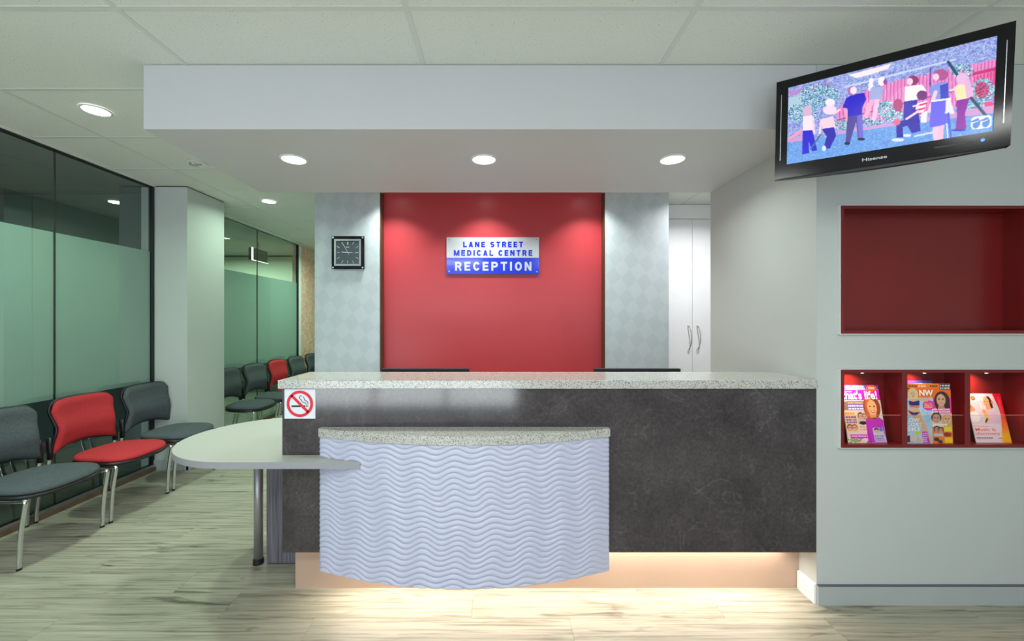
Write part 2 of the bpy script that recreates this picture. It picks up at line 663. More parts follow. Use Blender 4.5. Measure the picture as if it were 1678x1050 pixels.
tile_cache = {}
gx_lim = (GX1 + 0.03, 3.6)
for i in range(len(xs) - 1):
    a, b = max(xs[i] + 0.008, gx_lim[0]), min(xs[i + 1] - 0.008, gx_lim[1])
    if b - a < 0.05:
        continue
    for j in range(len(ys) - 1):
        c, d = ys[j] + 0.008, ys[j + 1] - 0.008
        key = (round(b - a, 3), round(d - c, 3))
        if key not in tile_cache:
            bm = cell_mesh(a, b, c, d)
            me = bpy.data.meshes.new('ceiling_tile')
            bm.to_mesh(me)
            bm.free()
            me.materials.append(M['tile'])
            tile_cache[key] = me
        o = bpy.data.objects.new('ceiling_tile', tile_cache[key])
        C.objects.link(o)
        o.parent = ceiling
        o.location = ((a + b) / 2, (c + d) / 2, CEIL + 0.003)
for xx in xs:
    if gx_lim[0] < xx < gx_lim[1]:
        obj('grid_bar', B((xx - 0.012, ys[0], CEIL), (xx + 0.012, ys[-1], CEIL + 0.0028)), M['grid'], ceiling)
for yy in ys:
    cuts = [gx_lim[0]] + [xx for xx in xs if gx_lim[0] < xx < gx_lim[1]] + [gx_lim[1]]
    obj('grid_bar', Bs(*[((p + 0.0121, yy - 0.012, CEIL), (q - 0.0121, yy + 0.012, CEIL + 0.0028)) for p, q in zip(cuts, cuts[1:])]), M['grid'], ceiling)
obj('edge_angle', B((GX1 - 0.01, -2.4, CEIL - 0.012), (gx_lim[0], 3.95, CEIL + 0.003)), M['grid'], ceiling)
obj('edge_angle', B((GX2 - 0.01, 4.49, CEIL - 0.008), (gx_lim[0], 9.0, CEIL + 0.003)), M['grid'], ceiling)

# ------------------------------------------------------------------ walls
# right-hand wall facing the camera, holes left for the two recessed racks
NX0, NX1 = 1.698, 2.646
UZ0, UZ1 = 1.358, 2.007
LZ0, LZ1 = 0.788, 1.187
ND = 0.125
wall_right = obj('wall_right', Bs(
    ((RX, D1, 0), (NX0, D1 + ND, CEIL)),
    ((NX1, D1, 0), (3.7, D1 + ND, CEIL)),
    ((NX0, D1, 0), (NX1, D1 + ND, LZ0)),
    ((NX0, D1, LZ1), (NX1, D1 + ND, UZ0)),
    ((NX0, D1, UZ1), (NX1, D1 + ND, CEIL)),
    ((RX, D1 + ND, 0), (3.7, 3.13, CEIL)),
), M['wall'], kind='structure')
# bulkhead over the counter
soff = obj('trim_1', B((-1.80, D1, 2.392), (RX - 0.001, 3.106, CEIL - 0.001), 0.004), M['soffit'], kind='structure')
soff['label'] = 'deep white bulkhead box over the reception counter'
# skirtings
obj('baseboard_right', B((RX + 0.0, D1 - 0.012, 0.0), (3.7, D1 - 0.0005, 0.094)), M['skirting'], kind='structure')
obj('baseboard_right', B((RX + 0.0, D1 - 0.013, 0.0942), (3.7, D1 - 0.0005, 0.099)), M['skirting_top'], kind='structure')
obj('baseboard_return', B((RX - 0.012, D1 + 0.0002, 0.0), (RX - 0.0005, 2.2, 0.098)), M['white_lam'], kind='structure')

# back wall: red recess between two papered piers
PY, RY = 4.02, 4.14
obj('wall_back', B((-1.175, RY, 0), (1.02, RY + 0.12, CEIL)), M['red_wall'], kind='structure')
obj('wall_pier_left', B((-1.81, PY, 0), (-1.176, RY + 0.12, CEIL)), M['wallpaper'], kind='structure')
obj('wall_pier_right', B((1.021, PY, 0), (1.64, RY + 0.12, CEIL)), M['wallpaper'], kind='structure')
obj('trim_2', B((-1.1755, PY + 0.004, 0), (-1.168, RY - 0.001, CEIL - 0.02)), M['brass'], kind='structure')
obj('trim_3', B((1.013, PY + 0.004, 0), (1.0205, RY - 0.001, CEIL - 0.02)), M['brass'], kind='structure')
# closing walls
obj('wall_corridor', B((-1.81, RY + 0.13, 0), (-1.70, 9.0, CEIL)), M['wall'], kind='structure')
obj('wall_store', B((1.20, 5.18, 0), (3.7, 5.3, CEIL)), M['wall'], kind='structure')
obj('wall_end', B((-6.2, 9.0, 0), (-1.7, 9.12, CEIL)), M['wall'], kind='structure')
obj('wall_side', B((3.601, -2.4, 0), (3.72, D1 - 0.014, CEIL)), M['wall'], kind='structure')
obj('wall_side_store', B((3.0, 3.131, 0), (3.12, 5.18, CEIL)), M['wall'], kind='structure')
# front wall with glazing behind the camera
obj('wall_front', Bs(
    ((-3.4, -2.52, 0), (-3.2, -2.4, CEIL)), ((0.3, -2.52, 0), (1.1, -2.4, CEIL)), ((3.3, -2.52, 0), (3.72, -2.4, CEIL)),
    ((-3.2, -2.52, 2.5), (0.3, -2.4, CEIL)), ((1.1, -2.52, 2.5), (3.3, -2.4, CEIL)), ((1.1, -2.52, 0), (3.3, -2.4, 0.5)),
), M['wall'], kind='structure')
w3 = obj('window_3', Bs(*[((x_, -2.49, 0.0), (x_ + 0.05, -2.43, 2.5)) for x_ in (-3.2, -2.05, -0.9, 0.25)], ((-3.15, -2.49, 0), (0.25, -2.43, 0.06)), ((-3.15, -2.49, 2.44), (0.25, -2.43, 2.5))), M['frame_dark'], kind='structure')
for x_ in (-3.15, -2.0, -0.85):
    obj('glass_pane', B((x_, -2.465, 0.06), (x_ + 1.1, -2.457, 2.44)), M['front_glass'], w3)
w4 = obj('window_4', Bs(*[((x_, -2.49, 0.5), (x_ + 0.05, -2.43, 2.5)) for x_ in (1.1, 2.17, 3.25)], ((1.15, -2.49, 0.5), (3.25, -2.43, 0.56)), ((1.15, -2.49, 2.44), (3.25, -2.43, 2.5))), M['frame_dark'], kind='structure')
for x_, q in ((1.15, 2.17), (2.22, 3.25)):
    obj('glass_pane', B((x_, -2.465, 0.56), (q, -2.457, 2.44)), M['front_glass'], w4)

# white column between the two partitions
obj('wall_column', B((GX2 - 0.02, 3.95, 0), (-3.0, 4.48, CEIL - 0.008), 0.003), M['wall'], kind='structure')
obj('trim_4', B((GX2 - 0.02, 3.955, CEIL - 0.0078), (-3.005, 4.475, CEIL - 0.0005)), M['brass'], kind='structure')
obj('baseboard_column', B((-3.327, 3.938, 0), (-2.988, 3.9495, 0.098)), M['skirting'], kind='structure')
obj('baseboard_column', B((-2.9995, 3.938, 0), (-2.988, 4.48, 0.098)), M['skirting'], kind='structure')

# rooms behind the glass
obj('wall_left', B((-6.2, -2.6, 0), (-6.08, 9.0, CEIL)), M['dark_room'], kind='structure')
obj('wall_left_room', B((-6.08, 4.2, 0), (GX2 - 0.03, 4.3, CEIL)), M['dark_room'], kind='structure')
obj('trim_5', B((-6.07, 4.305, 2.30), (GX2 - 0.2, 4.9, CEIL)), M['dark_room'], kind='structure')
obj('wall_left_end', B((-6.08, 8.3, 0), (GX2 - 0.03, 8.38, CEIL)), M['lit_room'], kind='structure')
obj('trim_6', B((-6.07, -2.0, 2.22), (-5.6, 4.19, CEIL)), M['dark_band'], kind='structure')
obj('added_dark_panel', B((-6.07, 8.26, 0.0), (GX2 - 0.04, 8.299, 0.95)), M['dark_band'], kind='structure')  # dark panel added to darken the view through the lower clear glass
area('far_room_light', (-4.9, 6.9, 2.66), (0, 0, 0), 0.5, 0.5, 110, GREENISH)
area('far_room_light', (-4.9, 2.4, 2.66), (0, 0, 0), 0.4, 0.4, 6, GREENISH)


def partition(name, X, joints, z_top, f0, f1, y_film_end):
    th = 0.010
    y0, y1 = joints[0], joints[-1]
    w = obj(name, Bs(((X - 0.022, y0, 0.036), (X + 0.022, y1, 0.058)), ((X - 0.02, y0, z_top), (X + 0.02, y1, CEIL - 0.0125)), ((X - 0.02, y1 - 0.022, 0.0585), (X + 0.02, y1, z_top - 0.0005))), M['frame_dark'], kind='structure')
    obj('bottom_track', B((X + 0.0225, y0, 0.036), (X + 0.030, y1, 0.060)), M['alu'], w)
    obj('timber_sill', B((X - 0.03, y0, 0.0005), (X + 0.045, y1, 0.0355)), M['timber'], w)
    for a, b in zip(joints, joints[1:]):
        b2 = b - (0.0225 if b == y1 else 0.003)
        p = obj('glass_pane', B((X - th / 2, a + 0.003, 0.0585), (X + th / 2, b2, z_top - 0.0005)), M['glass'], w)
        obj('frosted_film', B((X - th / 2 - 0.0015, a + 0.003, f0), (X - th / 2 - 0.0004, b2, f1)), M['frost'], p, label='milky frosted band across the glass')
        if b != y1:
            obj('joint_strip', B((X - 0.006, b - 0.0028, 0.0585), (X + 0.006, b + 0.0028, z_top - 0.0005)), M['frame_dark'], w)


partition('window_1', GX1, [-2.39, -1.12, -0.28, 0.56, 1.40, 2.24, 3.08, 3.948], 2.692, 0.843, 2.088, None)
partition('window_2', GX2, [4.482, 4.66, 5.80, 6.955], 2.70, 0.814, 2.07, None)
obj('trim_7', B((GX2 - 0.03, 6.956, 0), (GX2 + 0.03, 7.02, CEIL - 0.009)), M['white_lam'], kind='structure')
obj('wall_damask', B((GX2 - 0.12, 7.021, 0), (GX2 + 0.01, 9.0, CEIL - 0.009)), M['damask'], kind='structure')

# white tall cupboard behind the counter
cup = thing('cupboard', 'tall white double door cupboard beside the papered pier behind the counter', 'cupboard', (2.126, 4.6, 0))
obj('body', B((1.665, 4.592, 0), (2.587, 5.17, 2.56)), M['white_lam'], cup)
obj('filler_panel', B((1.665, 4.585, 2.562), (2.587, 5.17, CEIL - 0.001)), M['white_lam'], cup)
for a, b, hx in ((1.668, 2.1245, 2.078), (2.1275, 2.584, 2.176)):
    d = obj('door', B((a, 4.57, 0.05), (b, 4.590, 2.547), 0.0015), M['white_lam'], cup)
    pts = [(hx, 4.57, 1.108), (hx, 4.545, 1.11), (hx + 0.0, 4.528, 1.17), (hx, 4.524, 1.24), (hx, 4.528, 1.31), (hx, 4.545, 1.37), (hx, 4.57, 1.372)]
    pts = [(p[0] + 0.022 * math.sin(PI * min(1, max(0, (p[2] - 1.108) / 0.264))), p[1], p[2]) for p in pts]
    obj('handle', tube(bmesh.new(), smooth_path(pts), 0.006, 8), M['chrome'], d, smooth=True, label='slim bowed chrome door handle')


# ------------------------------------------------------------------ lights
def downlight(x, y, z, label, power, col, group, spread=150, rad=0.066):
    t = thing('downlight', label, 'downlight', (x, y, z), group)
    bm = bmesh.new()
    n = 40
    prof = [(rad, -0.001), (rad + 0.002, -0.006), (rad + 0.012, -0.004), (rad + 0.013, 0.0)]
    rings = [[bm.verts.new((x + r * math.cos(2 * PI * k / n), y + r * math.sin(2 * PI * k / n), z + dz)) for k in range(n)] for r, dz in prof]
    for a, b in zip(rings, rings[1:]):
        for k in range(n):
            bm.faces.new((a[k], a[(k + 1) % n], b[(k + 1) % n], b[k]))
    obj('trim_ring', bm, M['white_plastic'], t, smooth=True)
    obj('diffuser', cyl(bmesh.new(), (x, y, z - 0.002), rad - 0.0005, 0.003), M['light_disc'], t, label='glowing round diffuser')
    area('lamp_light', (x, y, z - 0.012), (0, 0, 0), 2 * rad, 2 * rad, power, col, spread, 'DISK')
    return t


for x_, lab in ((-2.48, 'round ceiling downlight above the waiting side, in front of the chairs'), (-0.75, 'round ceiling downlight ahead of the bow counter'), (1.05, 'round ceiling downlight ahead of the stone front')):
    downlight(x_, 0.61, CEIL, lab, 7, (0.93, 1.0, 0.93), 'waiting area downlights', spread=150)
for x_, y_, lab in ((-2.48, 2.53, 'lit round ceiling downlight nearest the clear glass beside the bulkhead'),
                    (-2.50, 4.456, 'small lit round downlight above the passage, past the white column'),
                    (-2.55, 6.42, 'lit downlight deep in the passage, seen mirrored in the second glass partition')):
    downlight(x_, y_, CEIL, lab, {2: 18, 4: 9, 6: 28}[int(y_)], GREENISH, 'passage downlights', spread=160)
zs = 2.392
for px, lab in ((481.5, 'lit round downlight in the bulkhead above the no smoking sticker end'),
                (793, 'lit round downlight in the middle of the bulkhead'),
                (1102, 'lit round downlight in the bulkhead nearest the wall screen')):
    downlight((px - 820) * 2.467 / 676, 2.467, zs, lab, 5.8, NEUTRAL, 'bulkhead downlights')
for x_, wl in ((-1.06, 'wall washer downlight behind the bulkhead at the clock pier end of the red wall'), (-0.15, 'wall washer downlight behind the bulkhead above the reception sign'), (0.86, 'wall washer downlight behind the bulkhead at the cupboard end of the red wall')):
    downlight(x_, 3.80, CEIL, wl, 9, NEUTRAL, 'red wall washers', spread=105)
downlight(2.05, 3.75, CEIL, 'round ceiling downlight in front of the tall white cupboard', 20, (1, 1, 1), None)
# ambient fill lights added in the unseen ceiling behind the camera
for x_, lab in ((-1.0, 'added ceiling fill light behind the viewer on the glass side'), (1.4, 'added ceiling fill light behind the viewer on the wall side')):
    t_ = thing('fill_light', lab, 'fill light', (x_, -0.7, CEIL), 'added fill lights')
    obj('frame', Bs(((x_ - 0.6, -1.0, CEIL - 0.012), (x_ + 0.6, -0.97, CEIL - 0.0005)), ((x_ - 0.6, -0.43, CEIL - 0.012), (x_ + 0.6, -0.4, CEIL - 0.0005))), M['white_plastic'], t_)
    obj('diffuser', B((x_ - 0.6, -0.969, CEIL - 0.010), (x_ + 0.6, -0.431, CEIL - 0.001)), M['light_disc'], t_)
    area('fill_lamp', (x_, -0.7, CEIL - 0.02), (0, 0, 0), 1.15, 0.5, 22, (0.95, 1.0, 0.93))
# emergency fitting between the passage downlights
em = thing('emergency_light', 'small unlit round emergency light with red indicator in the passage ceiling', 'emergency light', (-2.49, 3.385, CEIL))
obj('base', cyl(bmesh.new(), (-2.49, 3.385, CEIL - 0.003), 0.078, 0.005), M['white_plastic'], em)
obj('lens', cyl(bmesh.new(), (-2.515, 3.385, CEIL - 0.010), 0.03, 0.008, r2=0.034), M['alu'], em)
obj('test_button', cyl(bmesh.new(), (-2.462, 3.385, CEIL - 0.0075), 0.008, 0.003, seg=14), M['black'], em)
obj('indicator', cyl(bmesh.new(), (-2.435, 3.375, CEIL - 0.0075), 0.004, 0.003, seg=14), emit('red_indicator', (255, 40, 40), 0.8), em, label='tiny red indicator')
# exit sign hanging in the room behind the second partition
ex = thing('exit_sign', 'hanging box sign with bright rim seen through the second glass partition', 'sign', (-3.95, 6.7, 2.5))
obj('sign_box', B((-4.0, 6.55, 2.40), (-3.95, 7.0, 2.60), 0.006), M['dark_room'], ex)
obj('lit_rim', Bs(((-3.9495, 6.55, 2.395), (-3.935, 7.0, 2.405)), ((-3.9495, 6.54, 2.395), (-3.93, 6.565, 2.60))), emit('sign_rim_glow', (255, 240, 238), 1.3), ex)
obj('rod', cyl(bmesh.new(), (-3.975, 6.78, 2.659), 0.008, 0.116), M['alu'], ex)

# ------------------------------------------------------------------ reception counter
CZ = 1.128
counter = thing('reception_counter', 'long reception counter with dark stone front and speckled stone top', 'reception desk', (0.24, 2.25, 0))
obj('countertop', B((-1.117, D1 - 0.012, CZ - 0.042), (RX - 0.001, 2.42, CZ), 0.003), M['bench'], counter, label='speckled pale stone top')
obj('front_panel', B((-1.100, D1, 0.259), (RX - 0.001, D1 + 0.022, CZ - 0.0425), 0.001), M['stone'], counter, label='dark charcoal stone front')
obj('inner_panel', B((-1.08, D1 + 0.06, 0.26), (RX - 0.001, D1 + 0.12, CZ - 0.0425)), M['white_lam'], counter)
obj('base_board', B((-1.08, D1 + 0.0225, 0.262), (RX - 0.001, D1 + 0.0595, 0.28)), M['white_lam'], counter)
obj('kickboard', B((-1.095, 2.204, 0.0), (RX - 0.001, 2.222, 0.259)), M['kick'], counter, label='satin kickboard lit by the strip above it')
obj('led_strip', B((-0.86, 2.186, 0.252), (1.50, 2.200, 0.2588)), M['warm_led'], counter, label='warm glowing strip light')
obj('desk_top', B((-1.0, 2.2205, 0.70), (1.50, 2.95, 0.73), 0.002), M['table_top'], counter)
obj('desk_leg', B((-1.0, 2.25, 0.0), (-0.97, 2.9, 0.6995)), M['grain'], counter)
obj('desk_leg', B((1.46, 2.25, 0.0), (1.49, 2.9, 0.6995)), M['grain'], counter)
area('strip_light', (0.32, 2.172, 0.247), (math.radians(-14), 0, 0), 2.36, 0.012, 9, WARM, 130)

# bow-fronted low counter with the wave-carved panel
bow = thing('bow_counter', 'bow fronted low counter with white wave carved panel and stone top', 'counter', (-0.18, 2.0, 0))
BX0, BX1 = -0.900, 0.5415
bc, bh = (BX0 + BX1) / 2, (BX1 - BX0) / 2
YE, YM = D1 - 0.02, 1.916


def bow_y(x, ext=0.0):
    sag = YE - YM
    R = (bh * bh + sag * sag) / (2 * sag)
    return YM + R - math.sqrt(max(0, R * R - (x - bc) ** 2)) - ext


TOPZ = 0.893
n = 40
out = [(BX0 - 0.004 + (BX1 - BX0 + 0.008) * i / n, 0) for i in range(n + 1)]
pts = [(px_, bow_y(min(max(px_, BX0), BX1), 0.012)) for px_, _ in out] + [(BX1 + 0.004, D1 - 0.0005), (BX0 - 0.004, D1 - 0.0005)]
bm, _ = prism(bmesh.new(), pts, TOPZ - 0.042, TOPZ, bevel=0.002)
obj('stone_top', bm, M['bench'], bow, label='speckled stone top with curved edge')
pts = [(BX0 + (BX1 - BX0) * i / n, bow_y(BX0 + (BX1 - BX0) * i / n) + 0.014) for i in range(n + 1)] + [(BX1, D1 - 0.0005), (BX0, D1 - 0.0005)]
bm, _ = prism(bmesh.new(), pts, 0.186, 0.200)
obj('bottom_board', bm, M['white_lam'], bow)
bm = bmesh.new()
Z0, Z1 = 0.183, TOPZ - 0.0425
NXg, NZg = 190, 300
grid = []
for j in range(NZg + 1):
    z = Z0 + (Z1 - Z0) * j / NZg
    rowv = []
    for i in range(NXg + 1):
        x = BX0 + (BX1 - BX0) * i / NXg
        A = 0.0135 * (1 + 0.25 * math.sin(z * 23 + x * 3))
        ph = (z + A * math.sin(2 * PI * (x / 0.165) + 0.5 * math.sin(z * 11))) / 0.0262 + 0.25 * math.sin(2 * PI * x / 0.5 + z * 8)
        d = 0.0078 * abs(math.sin(PI * ph)) ** 0.6
        rowv.append(bm.verts.new((x, bow_y(x, d), z)))
    grid.append(rowv)
for j in range(NZg):
    for i in range(NXg):
        bm.faces.new((grid[j][i], grid[j][i + 1], grid[j + 1][i + 1], grid[j + 1][i]))
# close the ends and back
back = [[bm.verts.new((BX0 + (BX1 - BX0) * i / NXg, bow_y(BX0 + (BX1 - BX0) * i / NXg) + 0.012, z)) for i in range(NXg + 1)] for z in (Z0, Z1)]
for i in range(NXg):
    bm.faces.new((back[0][i], back[0][i + 1], back[1][i + 1], back[1][i]))
    bm.faces.new((grid[0][i], grid[0][i + 1], back[0][i + 1], back[0][i]))
    bm.faces.new((grid[-1][i], grid[-1][i + 1], back[1][i + 1], back[1][i]))
for i in (0, NXg):
    for j in range(NZg):
        pass
    bm.faces.new([grid[j][i] for j in range(NZg + 1)] + [back[1][i], back[0][i]])
obj('wave_panel', bm, M['wave'], bow, smooth=True, label='white panel carved with horizontal waves')

# peninsula table with round end
tb = thing('peninsula_table', 'pale round ended table on a steel post at the counter end', 'table', (-1.35, 2.45, 0))
TT, TB = 0.750, 0.718
YF = 1.973
xe = BX0
while bow_y(xe, 0.0085) > YF:
    xe += 0.0005
xe -= 0.0005
pts = [(xe, YF), (-1.345, YF)]
for k in range(1, 36):
    a = -PI / 2 - PI * k / 36
    pts.append((-1.345 + 0.472 * math.cos(a), 2.4475 + 0.4745 * math.sin(a)))
pts += [(-1.345, 2.922), (-1.101, 2.922), (-1.101, D1 - 0.0008), (BX0 - 0.001, D1 - 0.0008), (BX0 - 0.001, YE - 0.011)]
k = 0
xx = BX0 + 0.0
while xx < xe - 0.01:
    pts.append((xx, bow_y(max(xx, BX0), 0.0085)))
    xx += 0.03
bm, side = prism(bmesh.new(), pts, TB, TT)
bm.faces.ensure_lookup_table()
for f in side:
    f.material_index = 1
obj('tabletop', bm, [M['table_top'], M['table_edge']], tb)
bm = cyl(bmesh.new(), (-1.425, 2.43, (TB + 0.03) / 2), 0.0245, TB - 0.0305)
leg = obj('leg', bm, M['steel_brushed'], tb, smooth=False, label='round brushed steel post')
leg.data.polygons.foreach_set('use_smooth', [True] * len(leg.data.polygons))
obj('foot', cyl(bmesh.new(), (-1.425, 2.43, 0.015), 0.030, 0.03, r2=0.028), M['black'], leg, label='black foot cap')
obj('end_panel', B((-1.372, 2.42, 0.006), (-1.04, 2.45, TB - 0.0005), 0.001), M['grain'], tb, label='grey wood grain end panel')
obj('panel_shadow_line', B((-1.366, 2.425, 0.0), (-1.046, 2.445, 0.0055)), M['black'], tb)  # black strip stands in for the shadow line under the end panel

# monitors behind the counter
for x0, x1, lab in ((-0.755, -0.200, 'black monitor behind the counter on the clock side, only its top edge showing'), (0.60, 1.150, 'black monitor behind the counter on the cupboard side, only its top edge showing')):
    cx_ = (x0 + x1) / 2
    mt = thing('monitor', lab, 'monitor', (cx_, 2.66, 0.73), 'desk monitors')
    obj('screen_panel', B((x0, 2.63, 0.79), (x1, 2.665, 1.122), 0.004), M['black'], mt)
    obj('stand', Bs(((cx_ - 0.03, 2.61, 0.742), (cx_ + 0.03, 2.6295, 0.95))), M['black'], mt)
    obj('base', B((cx_ - 0.12, 2.54, 0.7302), (cx_ + 0.12, 2.74, 0.7418), 0.004), M['black'], mt)


def plane_frame(o, r, u, nrm):
    o, r, u, nrm = map(Vector, (o, r, u, nrm))
    return lambda a, b, d=0.0: o + r * a + u * b + nrm * d


# no smoking sticker on the stone front
ns = thing('no_smoking_sign', 'square white no smoking sticker on the stone counter front', 'sign', (-1.01, D1 - 0.001, 1.01))
sx0, sx1, sz0, sz1 = -1.088, -0.932, 0.934, 1.083
fr_ = plane_frame(((sx0 + sx1) / 2, D1 - 0.0012, 1.0085), (1, 0, 0), (0, 0, 1), (0, -1, 0))
obj('backing', B((sx0, D1 - 0.0015, sz0), (sx1, D1 - 0.0002, sz1)), M['sticker_white'], ns)
K = 0.156 / 760.0     # metres per drawing unit


def uvp(px_, py_):
    return ((px_ - 615) * K, (518 - py_) * K)


def flat_poly(pts, d, bm=None):
    bm = bm or bmesh.new()
    bm.faces.new([bm.verts.new(fr_(*p, d)) for p in pts])
    return bm


def stroke(pts, w, d, bm=None):
    bm = bm or bmesh.new()
    P = [Vector(p) for p in pts]
    L, R_ = [], []
    for i, p in enumerate(P):
        t_ = (P[min(i + 1, len(P) - 1)] - P[max(0, i - 1)]).normalized()
        nn = Vector((-t_.y, t_.x))
        L.append(bm.verts.new(fr_(*(p + nn * w / 2), d)))
        R_.append(bm.verts.new(fr_(*(p - nn * w / 2), d)))
    for i in range(len(P) - 1):
        bm.faces.new((L[i], L[i + 1], R_[i + 1], R_[i]))
    return bm


bm = flat_poly([uvp(410, 555), uvp(745, 555), uvp(745, 598), uvp(410, 598)], 0.0010)
flat_poly([uvp(768, 555), uvp(785, 555), uvp(785, 598), uvp(768, 598)], 0.0010, bm)
flat_poly([uvp(800, 555), uvp(820, 555), uvp(820, 598), uvp(800, 598)], 0.0010, bm)
s1 = [uvp(*p) for p in ((815, 540), (812, 480), (790, 450), (735, 438), (728, 400), (705, 350), (690, 338))]
s2 = [uvp(*p) for p in ((775, 540), (770, 505), (690, 480), (655, 450), (650, 420), (610, 390), (600, 350), (625, 325), (660, 318))]
for s_ in (s1, s2):
    s_ = [(q.x, q.y) for q in smooth_path([(a, b, 0) for a, b in s_], it=1)]
    stroke(s_, 0.0034, 0.0012, bm)
obj('cigarette_symbol', bm, M['ink'], ns)
bm = bmesh.new()
ring = [(math.cos(2 * PI * k / 64), math.sin(2 * PI * k / 64)) for k in range(65)]
stroke([(a * 290 * K, b * 290 * K) for a, b in ring], 70 * K, 0.0016, bm)
stroke([(-205 * K, 205 * K), (205 * K, -205 * K)], 68 * K, 0.0016, bm)
obj('red_ring', bm, M['sticker_red'], ns)

# reception sign on the red wall
sg = thing('reception_sign', 'white and blue reception sign board on the red wall', 'sign', (-0.076, RY - 0.02, 2.07))
sx0, sx1, sz0, sz1 = -0.538, 0.385, 1.896, 2.262
zmid = 1.896 + 0.366 * (1 - (415 - 150) / 475)
ySg = RY - 0.016
obj('white_board', B((sx0, ySg, zmid + 0.0002), (sx1, RY - 0.0005, sz1)), M['sign_white'], sg)
obj('blue_board', B((sx0, ySg, sz0), (sx1, RY - 0.0005, zmid)), M['sign_blue'], sg)
KS = (sx1 - sx0) / (1455 - 255)


def arc(cx_, cy_, rx, ry, a0, a1, n=14):
    return [(cx_ + rx * math.cos(math.radians(a0 + (a1 - a0) * k / n)), cy_ + ry * math.sin(math.radians(a0 + (a1 - a0) * k / n))) for k in range(n + 1)]


# block capitals as strokes in a unit cell; q is half the stroke's width across, v the same upwards
def glyph(c, q, v):
    T, Bt, Lf, Rt = 1 - v, v, q, 1 - q
    if c == 'L': return [[(Lf, 0), (Lf, 1)], [(0, Bt), (1, Bt)]]
    if c == 'A': return [[(q * .9, 0), (.5, 1 - v * .2)], [(1 - q * .9, 0), (.5, 1 - v * .2)], [(.22, .28), (.78, .28)]]
    if c == 'N': return [[(Lf, 0), (Lf, 1)], [(Rt, 0), (Rt, 1)], [(q, .97), (1 - q, .03)]]
    if c == 'M': return [[(q * .8, 0), (q * .8, 1)], [(1 - q * .8, 0), (1 - q * .8, 1)], [(q, .96), (.5, .06)], [(1 - q, .96), (.5, .06)]]
    if c == 'E': return [[(Lf, 0), (Lf, 1)], [(0, T), (1, T)], [(0, Bt), (1, Bt)], [(0, .51), (.92, .51)]]
    if c == 'T': return [[(.5, 0), (.5, 1)], [(0, T), (1, T)]]
    if c == 'I': return [[(.5, 0), (.5, 1)]]
    if c == 'P': return [[(Lf, 0), (Lf, 1)], [(0, T), (.55, T)] + arc(.55, (T + .46) / 2, .45 - q, (T - .46) / 2, 90, -90) + [(.55, .46), (0, .46)]]
    if c == 'R': return [[(Lf, 0), (Lf, 1)], [(0, T), (.55, T)] + arc(.55, (T + .48) / 2, .43 - q, (T - .48) / 2, 90, -90) + [(.55, .48), (0, .48)], [(.60, .47), (1 - q * .9, 0)]]
    if c == 'D': return [[(Lf, 0), (Lf, 1)], [(0, T), (.45, T)] + arc(.45, .5, .55 - q, .5 - v, 90, -90) + [(.45, Bt), (0, Bt)]]
    if c == 'O': return [arc(.5, .5, .5 - q, .5 - v, 0, 360, 30)]
    if c == 'C': return [arc(.5, .5, .5 - q, .5 - v, 32, 328, 26)]
    if c == 'S': return [arc(.5, .5 + (.5 - v) / 2, .5 - q, (.5 - v) / 2, 25, 250, 16) + arc(.5, .5 - (.5 - v) / 2, .5 - q, (.5 - v) / 2, 70, -155, 16)]
    return []


WID = {'I': 0.34, 'M': 1.22, 'N': 1.02, 'O': 1.04, 'T': 0.95, 'E': 0.88, 'L': 0.86}


def sign_text(s, x0, x1, y0, y1, m, weight):
    """weight: stroke width over letter height"""
    global fr_
    w, h = (x1 - x0) * KS, (y1 - y0) * KS
    fr_ = plane_frame((sx0 + (x0 - 255) * KS, ySg - 0.0004, sz1 - (y1 - 150) * KS), (1, 0, 0), (0, 0, 1), (0, -1, 0))
    gap = 0.42
    tot = sum(WID.get(c, 1.0) for c in s) + gap * (len(s) - 1)
    unit = w / tot
    bm = bmesh.new()
    x = 0.0
    sw = weight * h
    lay = 0
    for c in s:
        cw = WID.get(c, 1.0) * unit
        for ln in glyph(c, sw / 2 / cw, sw / 2 / h):
            lay = (lay + 1) % 6
            stroke([(x + a * cw, b * h) for a, b in ln], sw, 0.0006 + 0.00004 * lay, bm)
        x += cw + gap * unit
    obj('lettering', bm, m, sg)


sign_text('LANE', 470, 755, 205, 280, M['sign_blue'], 0.25)
sign_text('STREET', 822, 1248, 205, 280, M['sign_blue'], 0.25)
sign_text('MEDICAL', 350, 862, 315, 392, M['sign_blue'], 0.25)
sign_text('CENTRE', 928, 1370, 315, 392, M['sign_blue'], 0.25)
sign_text('RECEPTION', 365, 1358, 468, 584, M['sign_white'], 0.22)
for px_, py_ in ((287, 592), (1428, 596), (290, 175), (1425, 175)):
    c_ = (sx0 + (px_ - 255) * KS, ySg - 0.002, sz1 - (py_ - 150) * KS)
    obj('screw', cyl(bmesh.new(), c_, 0.006, 0.004, 'y', 12), M['screw'], sg)

